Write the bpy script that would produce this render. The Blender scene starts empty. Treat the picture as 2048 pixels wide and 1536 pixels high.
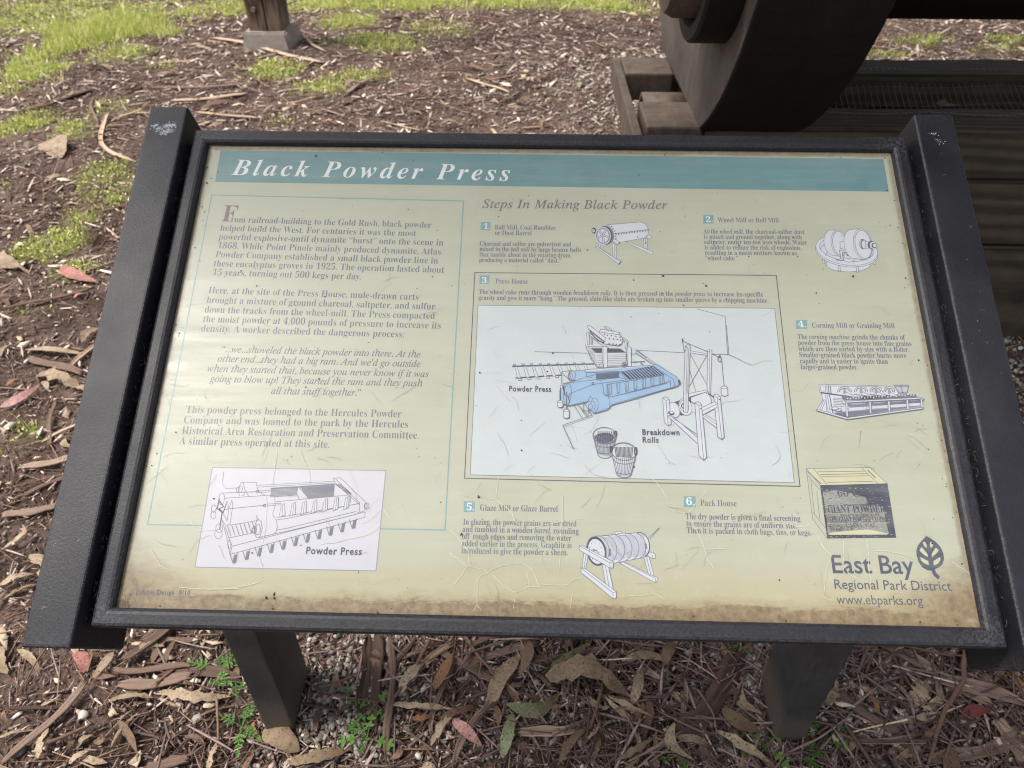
import bpy, bmesh, math, random
import numpy as np
from mathutils import Vector, Matrix
from mathutils.geometry import tessellate_polygon

random.seed(7)
rng = np.random.default_rng(11)
S = bpy.context.scene
COL = S.collection
R = math.radians

# ------------------------------------------------------------------ camera
camd = bpy.data.cameras.new("camera")
cam = bpy.data.objects.new("camera", camd)
COL.objects.link(cam)
CAM = Vector((-0.022, -0.684, 1.371))
cam.matrix_world = Matrix(((0.99985, -0.0170, 0.0190, CAM.x),
                           (0.0256, 0.6364, -0.7710, CAM.y),
                           (0.0010, 0.7713, 0.6366, CAM.z),
                           (0, 0, 0, 1)))
camd.sensor_width = 36.0
camd.lens = 1470.0 / 2048.0 * 36.0
camd.clip_start = 0.02
camd.clip_end = 900
camd.dof.use_dof = True
camd.dof.focus_distance = 0.86
camd.dof.aperture_fstop = 9.0
S.camera = cam

# ------------------------------------------------------------------ sky, sun, exposure
SUN_EL, SUN_AZ = 60.0, 264.0        # azimuth clockwise from +Y: the sun stands high on the left
world = bpy.data.worlds.new("World")
S.world = world
world.use_nodes = True
wn = world.node_tree
bg = wn.nodes["Background"]
sky = wn.nodes.new("ShaderNodeTexSky")
sky.sky_type = 'NISHITA'
sky.sun_disc = False
sky.sun_elevation = R(SUN_EL)
sky.sun_rotation = R(SUN_AZ)
sky.dust_density = 4.0
sky.ozone_density = 1.0
sky.air_density = 1.0
hsv = wn.nodes.new("ShaderNodeHueSaturation")   # thin cloud: a paler sky all over
hsv.inputs["Saturation"].default_value = 0.38
wn.links.new(sky.outputs[0], hsv.inputs["Color"])
wn.links.new(hsv.outputs[0], bg.inputs[0])
bg.inputs[1].default_value = 0.13
sund = bpy.data.lights.new("sun", 'SUN')
sund.energy = 2.2
sund.angle = R(14)
sund.color = (1.0, 0.95, 0.87)
sun = bpy.data.objects.new("sun", sund)
COL.objects.link(sun)
az, el = R(SUN_AZ), R(SUN_EL)
sdir = Vector((math.sin(az) * math.cos(el), math.cos(az) * math.cos(el), math.sin(el)))
sun.rotation_euler = sdir.to_track_quat('Z', 'Y').to_euler()
S.view_settings.view_transform = 'Standard'
S.view_settings.look = 'None'
S.view_settings.gamma = 1.0
S.view_settings.use_curve_mapping = False
S.view_settings.exposure = 0.93
try:
    S.cycles.use_denoising = True
    S.cycles.filter_width = 1.15
    S.cycles.max_bounces = 6
    S.cycles.diffuse_bounces = 3
    S.cycles.glossy_bounces = 3
    S.cycles.transmission_bounces = 2
except Exception:
    pass


# ------------------------------------------------------------------ helpers
def lin(r, g, b, k=1.0):
    f = lambda c: ((c / 255 + 0.055) / 1.055) ** 2.4 if c > 10 else c / 255 / 12.92
    return (f(r) * k, f(g) * k, f(b) * k, 1)


class NT:
    def __init__(s, name):
        s.m = bpy.data.materials.new(name)
        s.m.use_nodes = True
        s.t = s.m.node_tree
        s.b = s.t.nodes["Principled BSDF"]

    def n(s, typ, **kw):
        nd = s.t.nodes.new("ShaderNode" + typ)
        for k, v in kw.items():
            if k.startswith('_'):
                setattr(nd, k[1:], v)
            else:
                nd.inputs[k.replace('__', ' ')].default_value = v
        return nd

    def l(s, a, b):
        s.t.links.new(a, b)

    def ramp(s, fac, stops, interp='LINEAR'):
        r = s.t.nodes.new("ShaderNodeValToRGB")
        r.color_ramp.interpolation = interp
        while len(r.color_ramp.elements) < len(stops):
            r.color_ramp.elements.new(0.5)
        for e, (p, c) in zip(r.color_ramp.elements, stops):
            e.position = p
            e.color = c if len(c) == 4 else (*c, 1)
        s.l(fac, r.inputs[0])
        return r

    def noise(s, scale, detail=4, rough=0.55, vec=None, dist=0.0):
        nd = s.n("TexNoise", Scale=scale, Detail=detail, Roughness=rough, Distortion=dist)
        if vec is not None:
            s.l(vec, nd.inputs["Vector"])
        return nd

    def mix(s, fac, a, b, blend='MIX'):
        m = s.t.nodes.new("ShaderNodeMix")
        m.data_type = 'RGBA'
        m.blend_type = blend
        for sock, v in ((m.inputs[0], fac), (m.inputs[6], a), (m.inputs[7], b)):
            if hasattr(v, 'type') and hasattr(v, 'is_linked'):
                s.l(v, sock)
            else:
                sock.default_value = v
        return m.outputs[2]

    def bump(s, h, strength=0.3, dist=0.01):
        b = s.n("Bump", Strength=strength, Distance=dist)
        s.l(h, b.inputs["Height"])
        s.l(b.outputs[0], s.b.inputs["Normal"])
        return b

    def obj(s):
        return s.n("TexCoord").outputs["Object"]

    def mapping(s, vec, scale=(1, 1, 1), rot=(0, 0, 0)):
        m = s.n("Mapping")
        m.inputs["Scale"].default_value = scale
        m.inputs["Rotation"].default_value = rot
        s.l(vec, m.inputs["Vector"])
        return m.outputs[0]

    def attr(s, name):
        a = s.n("Attribute")
        a.attribute_name = name
        return a


def tag(o, label=None, cat=None, group=None, kind=None):
    if label: o["label"] = label
    if cat: o["category"] = cat
    if group: o["group"] = group
    if kind: o["kind"] = kind
    return o


def link(o, parent=None):
    COL.objects.link(o)
    if parent is not None:
        o.parent = parent
    return o


def empty(name, loc=(0, 0, 0)):
    o = bpy.data.objects.new(name, None)
    o.empty_display_size = 0.1
    o.location = loc
    return link(o)


def mesh_obj(name, verts, faces, mats, parent=None, midx=None, smooth=False, attr=None):
    me = bpy.data.meshes.new(name)
    me.from_pydata([tuple(v) for v in verts], [], [tuple(f) for f in faces])
    for m in (mats if isinstance(mats, (list, tuple)) else [mats]):
        me.materials.append(m)
    if midx is not None:
        me.polygons.foreach_set("material_index", midx)
    if smooth:
        me.polygons.foreach_set("use_smooth", [True] * len(me.polygons))
    if attr is not None:
        a = me.attributes.new("rnd", 'FLOAT', 'POINT')
        a.data.foreach_set("value", attr)
    me.update()
    o = bpy.data.objects.new(name, me)
    return link(o, parent)


def bm_obj(name, bm, mat, parent=None, smooth=False):
    me = bpy.data.meshes.new(name)
    bm.to_mesh(me)
    bm.free()
    for m in (mat if isinstance(mat, (list, tuple)) else [mat]):
        me.materials.append(m)
    if smooth:
        me.polygons.foreach_set("use_smooth", [True] * len(me.polygons))
    o = bpy.data.objects.new(name, me)
    return link(o, parent)


def box_bm(x0, x1, y0, y1, z0, z1, bev=0.0, seg=2, rough=0.0, cuts=0, seed=0):
    bm = bmesh.new()
    bmesh.ops.create_cube(bm, size=1)
    for v in bm.verts:
        v.co = Vector(((x0 + x1) / 2 + v.co.x * (x1 - x0), (y0 + y1) / 2 + v.co.y * (y1 - y0), (z0 + z1) / 2 + v.co.z * (z1 - z0)))
    if cuts:
        long_e = [e for e in bm.edges if e.calc_length() > 0.8 * max(x1 - x0, y1 - y0, z1 - z0)]
        bmesh.ops.subdivide_edges(bm, edges=long_e, cuts=cuts, use_grid_fill=True)
    if rough:
        rr = random.Random(seed)
        for v in bm.verts:
            v.co += Vector((rr.uniform(-1, 1), rr.uniform(-1, 1), rr.uniform(-1, 1))) * rough
    if bev:
        es = [e for e in bm.edges if len(e.link_faces) == 2 and e.calc_face_angle(0) > 0.6]
        bmesh.ops.bevel(bm, geom=es, offset=bev, segments=seg, affect='EDGES', profile=0.6)
    bmesh.ops.recalc_face_normals(bm, faces=bm.faces)
    return bm


CR = cam.matrix_world.to_3x3()


def ray(px, py):
    return CR @ Vector(((px - 1024) / 1470, -(py - 768) / 1470, -1))


def ground_at(px, py, z=0.0):
    d = ray(px, py)
    return CAM + d * ((z - CAM.z) / d.z)


def height(x, y):
    return (0.007 * np.sin(2.1 * x + 1.7 * np.sin(1.3 * y)) + 0.005 * np.sin(4.7 * y + 2.0 * np.sin(2.9 * x + 1))
            + 0.003 * np.sin(11 * x + 2 * np.sin(7 * y)) + 0.0022 * np.sin(17 * y + 3 * np.sin(13 * x)) - 0.006)


# ------------------------------------------------------------------ materials
def powder_coat():
    M = NT("black_powder_coat")
    o = M.obj()
    n1 = M.noise(9, 5, 0.6, o)
    n2 = M.noise(330, 4, 0.75, o)
    base = M.ramp(n1.outputs[0], [(0.3, (0.008, 0.008, 0.0115)), (0.75, (0.017, 0.0168, 0.024))])
    sp = M.noise(420, 2, 0.8, o)
    spm = M.ramp(sp.outputs[0], [(0.70, (0, 0, 0)), (0.74, (1, 1, 1))])
    geo = M.n("NewGeometry")
    edge = M.ramp(geo.outputs["Pointiness"], [(0.515, (0, 0, 0)), (0.56, (1, 1, 1))])
    sp2 = M.noise(300, 3, 0.8, o)
    sp2m = M.ramp(sp2.outputs[0], [(0.46, (0, 0, 0)), (0.56, (0.7, 0.7, 0.7))])
    em = M.mix(1.0, edge.outputs[0], sp2m.outputs[0], 'MULTIPLY')
    c = M.mix(spm.outputs[0], base.outputs[0], (0.06, 0.06, 0.066, 1))
    dust = M.noise(3.5, 6, 0.72, o)
    dm = M.ramp(dust.outputs[0], [(0.50, (0, 0, 0)), (0.75, (0.35, 0.35, 0.35))])
    c = M.mix(dm.outputs[0], c, (0.045, 0.044, 0.050, 1))
    c = M.mix(em, c, (0.07, 0.07, 0.078, 1))
    M.l(c, M.b.inputs["Base Color"])
    r = M.ramp(n1.outputs[0], [(0.3, (0.42, 0.42, 0.42)), (0.7, (0.56, 0.56, 0.56))])
    M.l(r.outputs[0], M.b.inputs["Roughness"])
    M.b.inputs["Specular IOR Level"].default_value = 0.42
    M.bump(n2.outputs[0], 0.4, 0.001)
    return M.m


MAT_COAT = powder_coat()


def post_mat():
    M = NT("weathered_post_and_pit_shade")
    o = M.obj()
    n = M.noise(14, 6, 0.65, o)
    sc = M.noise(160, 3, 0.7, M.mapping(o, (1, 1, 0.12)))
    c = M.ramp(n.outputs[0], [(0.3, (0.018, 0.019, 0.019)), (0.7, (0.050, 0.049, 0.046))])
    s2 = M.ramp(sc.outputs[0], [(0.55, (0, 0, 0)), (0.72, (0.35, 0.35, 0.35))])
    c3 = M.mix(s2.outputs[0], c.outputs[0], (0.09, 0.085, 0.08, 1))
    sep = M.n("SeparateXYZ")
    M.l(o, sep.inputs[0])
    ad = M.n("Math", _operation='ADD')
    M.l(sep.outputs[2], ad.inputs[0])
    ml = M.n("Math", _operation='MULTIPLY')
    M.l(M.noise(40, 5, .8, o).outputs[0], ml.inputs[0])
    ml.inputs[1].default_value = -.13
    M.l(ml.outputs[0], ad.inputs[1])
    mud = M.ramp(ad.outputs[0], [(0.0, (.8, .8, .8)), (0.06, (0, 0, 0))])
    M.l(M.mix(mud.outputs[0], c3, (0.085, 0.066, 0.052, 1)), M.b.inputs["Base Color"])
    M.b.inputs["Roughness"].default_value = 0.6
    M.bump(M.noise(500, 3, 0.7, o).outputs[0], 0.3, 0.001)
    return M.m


MAT_POST = post_mat()


def panel_mat():
    """cream laminate: faint cloudiness, fine horizontal brushing, brown water stains creeping in along the frame"""
    M = NT("cream_laminate")
    o = M.obj()
    sep = M.n("SeparateXYZ")
    M.l(o, sep.inputs[0])
    u, v = sep.outputs[0], sep.outputs[1]
    cloud = M.noise(5, 5, 0.6, o)
    streak = M.noise(60, 4, 0.7, M.mapping(o, (0.09, 1, 1)))
    base = M.ramp(cloud.outputs[0], [(0.3, lin(161, 162, 143)), (0.7, lin(169, 171, 155))])
    st = M.ramp(streak.outputs[0], [(0.3, (0.90, 0.90, 0.88)), (0.7, (1.04, 1.04, 1.04))])
    c = M.mix(0.5, base.outputs[0], st.outputs[0], 'MULTIPLY')

    def math_(op, a, b=None, c2=None):
        m = M.t.nodes.new("ShaderNodeMath")
        m.operation = op
        for i, x in enumerate((a, b, c2)):
            if x is None: continue
            if hasattr(x, 'is_linked'):
                M.l(x, m.inputs[i])
            else:
                m.inputs[i].default_value = x
        return m.outputs[0]
    nz = M.noise(30, 8, 0.82, M.mapping(o, (0.45, 1.3, 1)))
    nzf = M.noise(120, 4, 0.7, o)
    # distance from the bottom edge, and from the two lower corners
    db = math_('ADD', v, 0.292)
    au = math_('ABSOLUTE', u)
    dc = math_('SUBTRACT', 0.4445, au)
    corner = math_('ADD', db, math_('MULTIPLY', dc, 0.55))
    e1 = math_('ADD', math_('ADD', db, math_('MULTIPLY', nz.outputs[0], -0.040)), 0.008)
    stain1 = M.ramp(e1, [(-0.0 + 0.0, (.85, .85, .85)), (0.004, (.25, .25, .25)), (0.012, (0.0, 0.0, 0.0))])
    e2 = math_('ADD', corner, math_('MULTIPLY', nz.outputs[0], -0.07))
    stain2 = M.ramp(e2, [(0.0, (0.85, 0.85, 0.85)), (0.045, (0, 0, 0))])
    side = math_('ADD', dc, math_('MULTIPLY', nz.outputs[0], -0.007))
    stain3 = M.ramp(side, [(0.0, (0.6, 0.6, 0.6)), (0.003, (0, 0, 0))])
    top = math_('ADD', math_('SUBTRACT', 0.292, v), math_('MULTIPLY', nz.outputs[0], -0.01))
    stain4 = M.ramp(top, [(0.0, (0.7, 0.7, 0.7)), (0.004, (0, 0, 0))])
    stain = M.mix(1.0, M.mix(1.0, stain1.outputs[0], stain2.outputs[0], 'LIGHTEN'), M.mix(1.0, stain3.outputs[0], stain4.outputs[0], 'LIGHTEN'), 'LIGHTEN')
    warm = M.ramp(e1, [(0.0, (0.7, 0.7, 0.7)), (0.06, (0, 0, 0))])
    c = M.mix(warm.outputs[0], c, lin(165, 153, 115))
    brown = M.ramp(nzf.outputs[0], [(0.3, lin(86, 67, 50)), (0.7, lin(144, 123, 95))])
    c = M.mix(stain, c, brown.outputs[0])
    # pale bloom and tiny specks
    bl = M.noise(34, 5, 0.7, o)
    blm = M.ramp(bl.outputs[0], [(0.56, (0, 0, 0)), (0.68, (0.22, 0.22, 0.22))])
    c = M.mix(blm.outputs[0], c, lin(179, 180, 161))
    sp = M.n("TexVoronoi", Scale=95.0)
    M.l(o, sp.inputs["Vector"])
    spm = M.ramp(sp.outputs["Distance"], [(0.05, (0.6, 0.6, 0.6)), (0.11, (0, 0, 0))])
    rare = M.ramp(M.noise(21, 2, 0.5, o).outputs[0], [(0.52, (0, 0, 0)), (0.62, (1, 1, 1))])
    c = M.mix(M.mix(1.0, spm.outputs[0], rare.outputs[0], 'MULTIPLY'), c, lin(107, 102, 76))
    M.l(c, M.b.inputs["Base Color"])
    M.b.inputs["Roughness"].default_value = 0.38
    M.b.inputs["Specular IOR Level"].default_value = 0.5
    rr = M.ramp(streak.outputs[0], [(0.3, (0.30, 0.30, 0.30)), (0.7, (0.48, 0.48, 0.48))])
    M.l(rr.outputs[0], M.b.inputs["Roughness"])
    M.bump(M.noise(700, 2, 0.6, M.mapping(o, (0.2, 1, 1))).outputs[0], 0.12, 0.0004)
    return M.m


def ink(name, rgb, var=0.1, rough=0.4, k=1.0, wear=None):
    M = NT(name)
    o = M.obj()
    n = M.noise(30, 5, 0.65, o)
    st = M.noise(70, 4, 0.7, M.mapping(o, (0.09, 1, 1)))
    a = lin(*rgb, k * (1 - var))
    b = lin(*rgb, k * (1 + var))
    c = M.ramp(n.outputs[0], [(0.3, a), (0.7, b)]).outputs[0]
    f = M.ramp(st.outputs[0], [(0.45, (0, 0, 0)), (0.8, (0.22, 0.22, 0.22))])
    c = M.mix(f.outputs[0], c, wear or lin(170, 171, 152))
    M.l(c, M.b.inputs["Base Color"])
    M.b.inputs["Roughness"].default_value = rough
    return M.m


MAT_PANEL = panel_mat()
INK = {
    'teal': ink("teal_band_ink", (101, 132, 134), 0.07),
    'line_teal': ink("teal_line_ink", (113, 146, 143), 0.08),
    'num_teal': ink("number_square_ink", (112, 144, 145), 0.06),
    'title': ink("title_white_ink", (204, 207, 204), 0.04),
    'purple': ink("heading_purple_ink", (108, 98, 104), 0.08),
    'text': ink("body_text_ink", (94, 99, 110), 0.12),
    'small': ink("small_text_ink", (94, 96, 112), 0.14),
    'line': ink("drawing_line_ink", (104, 106, 118), 0.10),
    'dark': ink("drawing_dark_ink", (72, 73, 88), 0.12),
    'faint': ink("drawing_faint_ink", (129, 130, 144), 0.10),
    'white': ink("drawing_white_ink", (182, 185, 191), 0.03, wear=lin(189, 190, 191)),
    'inset': ink("inset_lavender_ink", (178, 178, 185), 0.03, wear=lin(191, 189, 188)),
    'ice': ink("inset_ice_blue_ink", (175, 182, 183), 0.03, wear=lin(189, 191, 186)),
    'blue': ink("press_blue_ink", (134, 161, 186), 0.05, wear=lin(159, 174, 189)),
    'logo': ink("logo_grey_ink", (78, 82, 96), 0.10),
    'crate': ink("crate_black_ink", (72, 74, 86), 0.30),
    'cratemid': ink("crate_grey_ink", (132, 134, 129), 0.25),
    'cratetop': ink("crate_cream_ink", (178, 176, 146), 0.05),
    'crateside': ink("crate_side_ink", (164, 167, 147), 0.05),
    'crack': ink("crack_pale", (200, 200, 178), 0.03, 0.6),
    'scratch': ink("scratch_dark", (144, 140, 118), 0.15, 0.6),
    'patch': ink("darker_teal_ink", (92, 128, 132), 0.05),
    'speck': ink("speck_dark", (46, 40, 34), 0.3, 0.8),
}


# ------------------------------------------------------------------ THE SIGN
# the panel plane leans 30 degrees towards the reader; u runs right, v up the slope, w out of the panel
TILT = R(30.06)
ORG = Vector((0, 0, 0.85))
PM = Matrix.Translation(ORG) @ Matrix.Rotation(TILT, 4, 'X')
PMI = PM.inverted()
HU, HV = 0.4445, 0.292

sign = empty("interpretive_sign", (0, 0, 0))
tag(sign, "tilted black-framed information panel titled Black Powder Press on two dark posts", "information sign")


def P(px, py, w=0.0):
    """a measured photo pixel to its true place (u, v) on the panel"""
    d = PMI.to_3x3() @ ray(px, py)
    c = PMI @ CAM
    s = (w - c.z) / d.z
    q = c + d * s
    return q.x, q.y


def plate_obj(name, verts, faces, mats, parent, **kw):
    o = mesh_obj(name, verts, faces, mats, parent, **kw)
    return o


# sign panel: a slab; its children are everything printed on it
panel = bm_obj("panel", box_bm(-HU - 0.004, HU + 0.004, -HV - 0.004, HV + 0.004, -0.010, 0.0), MAT_PANEL, sign)
panel.matrix_local = PM

# frame: four mitred bars with a rounded outer lip
prof = [(0, -0.004), (0, 0.0045), (0.0012, 0.0068), (0.0035, 0.0085), (0.0065, 0.0092), (0.0155, 0.0092), (0.0180, 0.0080), (0.0192, 0.0055), (0.0196, 0.002), (0.0196, -0.020), (0, -0.020)]


def frame_bar(name, side):
    vs, fs = [], []
    nP = len(prof)
    N = 24
    for k in range(N + 1):
        t = k / N * 2 - 1
        for d, w in prof:
            if side in ('top', 'bottom'):
                x = t * (HU + d)
                y = (HV + d) * (1 if side == 'top' else -1)
            else:
                y = t * (HV + d)
                x = (HU + d) * (1 if side == 'right' else -1)
            vs.append((x, y, w))
    for k in range(N):
        for i in range(nP):
            j = (i + 1) % nP
            f = (k * nP + i, k * nP + j, (k + 1) * nP + j, (k + 1) * nP + i)
            fs.append(f)
    fs.append(tuple(range(nP)))
    fs.append(tuple(N * nP + i for i in reversed(range(nP))))
    bm = bmesh.new()
    bv = [bm.verts.new(v) for v in vs]
    for f in fs:
        bm.faces.new([bv[i] for i in f])
    bmesh.ops.recalc_face_normals(bm, faces=bm.faces)
    o = bm_obj(name, bm, MAT_COAT, sign)
    o.matrix_local = PM
    return o


for sd in ('top', 'bottom', 'left', 'right'):
    frame_bar("frame_bar", sd)

rails = []
for sx in (-1, 1):
    x0, x1 = (0.4715, 0.5215)
    if sx < 0: x0, x1 = -x1, -x0
    bm = box_bm(x0, x1, -0.333, 0.337, -0.085, 0.0215, 0.0035, 3, cuts=0)
    bmesh.ops.subdivide_edges(bm, edges=[e for e in bm.edges if e.calc_length() > 0.3], cuts=40, use_grid_fill=True)
    o = bm_obj("side_rail", bm, MAT_COAT, sign)
    o.matrix_local = PM
    rails.append(o)
    # mounting lug between rail and frame
    o = bm_obj("weld_seam", box_bm(min(sx * 0.4635, sx * 0.4722), max(sx * 0.4635, sx * 0.4722), -0.300, 0.300, -0.030, -0.006), MAT_COAT, sign)
    o.matrix_local = PM
for sx in (-1, 1):
    x0, x1 = (0.4435, 0.4975)
    if sx < 0: x0, x1 = -x1, -x0
    bm = box_bm(x0, x1, -0.048, 0.068, -0.12, 0.80, 0.004, 2)
    for v in bm.verts:
        if v.co.z > 0.5:
            v.co.z = 0.85 + v.co.y * math.tan(TILT) - 0.045 - (0.80 - v.co.z)
    bm_obj("post", bm, MAT_POST, sign)


# --- print helpers ---------------------------------------------------------
class Print:
    """flat print laid on the panel; every colour is a sheet of its own, a hair above the one below"""
    def __init__(s, name, w0):
        s.name = name
        s.w = w0
        s.v, s.f, s.mi, s.mats = [], [], [], []

    def mat(s, key):
        m = INK[key]
        if m not in s.mats: s.mats.append(m)
        return s.mats.index(m)

    def poly_uv(s, pts, key, step=2.5e-5):
        s.w += step
        tris = tessellate_polygon([[Vector((a, b, 0)) for a, b in pts]])
        k = len(s.v)
        s.v += [(a, b, s.w) for a, b in pts]
        mi = s.mat(key)
        for t in tris:
            a, b, c = t
            A, B, C_ = pts[a], pts[b], pts[c]
            cr = (B[0] - A[0]) * (C_[1] - A[1]) - (B[1] - A[1]) * (C_[0] - A[0])
            s.f.append((k + a, k + b, k + c) if cr > 0 else (k + a, k + c, k + b))
            s.mi.append(mi)

    def line_uv(s, pts, key, wd, step=1.0e-6):
        s.w += step
        mi = s.mat(key)
        for (a, b), (c, d) in zip(pts[:-1], pts[1:]):
            dx, dy = c - a, d - b
            L = math.hypot(dx, dy)
            if L < 1e-7: continue
            nx, ny = -dy / L * wd / 2, dx / L * wd / 2
            ex, ey = dx / L * wd * 0.35, dy / L * wd * 0.35
            k = len(s.v)
            s.w += 1e-7
            s.v += [(a - nx - ex, b - ny - ey, s.w), (c - nx + ex, d - ny + ey, s.w), (c + nx + ex, d + ny + ey, s.w), (a + nx - ex, b + ny - ey, s.w)]
            s.f.append((k, k + 1, k + 2, k + 3))
            s.mi.append(mi)

    def build(s, parent):
        o = mesh_obj(s.name, s.v, s.f, s.mats, parent, midx=s.mi)
        return o


PXM = 0.00058   # about one photo pixel at the middle of the panel, in metres


def draw(name, w0, o, sc, items, label=None):
    """items in zoomed measurements: origin o, scale sc"""
    pr = Print(name, w0)
    Q = lambda p: P(o[0] + p[0] / sc, o[1] + p[1] / sc)

    def ell(cx, cy, rx, ry, rot=0, a0=0, a1=360, n=28):
        r = R(rot)
        out = []
        n = max(4, int(n * abs(a1 - a0) / 360))
        for i in range(n + 1):
            a = R(a0 + (a1 - a0) * i / n)
            x, y = rx * math.cos(a), ry * math.sin(a)
            out.append((cx + x * math.cos(r) - y * math.sin(r), cy + x * math.sin(r) + y * math.cos(r)))
        return out
    for it in items:
        k = it[0]
        if k == 'f':
            pr.poly_uv([Q(p) for p in it[2]], it[1])
        elif k == 'l':
            pr.line_uv([Q(p) for p in it[2]], it[3] if len(it) > 3 else 'line', it[1] * PXM)
        elif k == 'e':
            pr.line_uv([Q(p) for p in ell(*it[2:10])], 'line', it[1] * PXM)
        elif k == 'ed':
            pr.line_uv([Q(p) for p in ell(*it[2:10])], 'dark', it[1] * PXM)
        elif k == 'fe':
            e = ell(*it[2:])[:-1]
            pr.poly_uv([Q(p) for p in e], it[1])
        elif k == 'b':      # white shape with an outline
            pr.poly_uv([Q(p) for p in it[1]], it[3] if len(it) > 3 else 'white')
            pr.line_uv([Q(p) for p in list(it[1]) + [it[1][0]]], 'line', (it[2] if len(it) > 2 else 1.0) * PXM)
        elif k == 'be':
            e = ell(*it[2:])
            pr.poly_uv([Q(p) for p in e[:-1]], it[1])
            pr.line_uv([Q(p) for p in e], 'line', 1.0 * PXM)
        elif k == 'h':      # hatching between two edges: n lines from edge a to edge b
            (a0, a1), (b0, b1), n, wd = it[1], it[2], it[3], it[4]
            key = it[5] if len(it) > 5 else 'line'
            for i in range(n):
                t = (i + 0.5) / n
                pa = (a0[0] + (a1[0] - a0[0]) * t, a0[1] + (a1[1] - a0[1]) * t)
                pb = (b0[0] + (b1[0] - b0[0]) * t, b0[1] + (b1[1] - b0[1]) * t)
                pr.line_uv([Q(pa), Q(pb)], key, wd * PXM)
    ob = pr.build(panel)
    if label: ob["label"] = label
    return ob


def serif(s, bold=True, ital=False):
    out = []
    base = {(True, False): 0x1D400, (False, True): 0x1D434, (True, True): 0x1D468}[(bold, ital)]
    for c in s:
        if c.isascii() and c.isalpha():
            if (bold, ital) == (False, True) and c == 'h':
                out.append('\u210e')
            else:
                out.append(chr(base + (ord(c) - 65 if c.isupper() else ord(c) - 97 + 26)))
        elif c.isdigit():
            out.append(chr(0x1D7CE + int(c)))
        else:
            out.append(c)
    return ''.join(out)


STY = {  # style: (bold, italic, sans, offset, spacing)
    'body': (True, False, False, -0.006, 1.0),
    'ital': (False, True, False, 0.007, 1.0),
    'step': (True, False, False, 0.002, 1.0),
    'head': (True, False, False, -0.002, 1.0),
    'steph': (False, True, False, 0.010, 1.05),
    'bi': (True, True, False, 0.0, 1.0),
    'title': (True, True, False, -0.002, 1.25),
    'cap': (False, False, True, 0.022, 1.15),
    'sans': (False, False, True, 0.012, 1.0),
    'sansl': (False, False, True, 0.004, 1.0),
}


def font_mesh(text, style):
    b, i, sans, off, sp = STY[style]
    parts = text.split('*')
    body = ''
    for k, seg in enumerate(parts):
        if sans: body += seg
        elif k % 2: body += serif(seg, True, True)
        else: body += serif(seg, b, i)
    c = bpy.data.curves.new("t", 'FONT')
    c.body = body
    c.size = 1.0
    c.offset = off
    c.space_character = sp
    c.resolution_u = 3
    ob = bpy.data.objects.new("t", c)
    COL.objects.link(ob)
    dg = bpy.context.evaluated_depsgraph_get()
    me = bpy.data.meshes.new_from_object(ob.evaluated_get(dg))
    n = len(me.vertices)
    co = np.empty(n * 3)
    me.vertices.foreach_get("co", co)
    co = co.reshape(-1, 3)[:, :2]
    fs = [tuple(p.vertices) for p in me.polygons]
    bpy.data.objects.remove(ob)
    bpy.data.curves.remove(c)
    bpy.data.meshes.remove(me)
    return co, fs


CAPH = {}
for k in STY:
    co, _ = font_mesh('H', k)
    CAPH[k] = co[:, 1].max() - co[:, 1].min()


def text_block(name, w, key, o, sc, lines, label=None):
    """lines: (text, style, cap height in m, (x0,y0), (x1,y1)) with the baseline ends measured"""
    V, F = [], []
    for (t, st, cap, p0, p1) in lines:
        a = Vector(P(o[0] + p0[0] / sc, o[1] + p0[1] / sc))
        b = Vector(P(o[0] + p1[0] / sc, o[1] + p1[1] / sc))
        co, fs = font_mesh(t, st)
        x0, x1 = co[:, 0].min(), co[:, 0].max()
        d = b - a
        L = d.length
        ex = d / L
        ey = Vector((-ex.y, ex.x))
        sx = L / (x1 - x0)
        sy = cap / CAPH[st]
        k = len(V)
        for x, y in co:
            q = a + ex * ((x - x0) * sx) + ey * (y * sy)
            V.append((q.x, q.y, w))
        F += [tuple(k + i for i in f) for f in fs]
    o2 = mesh_obj(name, V, F, INK[key], panel)
    # make every face look out of the panel
    bm = bmesh.new()
    bm.from_mesh(o2.data)
    bm.normal_update()
    rev = [f for f in bm.faces if f.normal.z < 0]
    if rev: bmesh.ops.reverse_faces(bm, faces=rev)
    bm.to_mesh(o2.data)
    bm.free()
    if label: o2["label"] = label
    return o2


def flat(name, pts, key, w, label=None):
    pr = Print(name, w)
    pr.poly_uv([P(*p) for p in pts], key)
    o = pr.build(panel)
    if label: o["label"] = label
    return o


def outline(name, pts, key, wd, w, label=None):
    pr = Print(name, w)
    q = [P(*p) for p in pts]
    pr.line_uv(q + [q[0]], key, wd * PXM)
    o = pr.build(panel)
    if label: o["label"] = label
    return o


flat("title_band", [(441.3, 300.8), (1766.5, 318), (1777.6, 383.4), (430, 364)], 'teal', 3e-5, "teal band across the top of the panel")
outline("teal_border", [(423.75, 390), (927, 402), (890, 1060), (295, 1049)], 'line_teal', 2.6, 3e-5, "thin teal rectangle round the left text")
flat("patch", [(1630, 364), (1732, 365), (1735, 381), (1632, 380)], 'patch', 6e-5, "slightly darker patch on the teal band")

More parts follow.
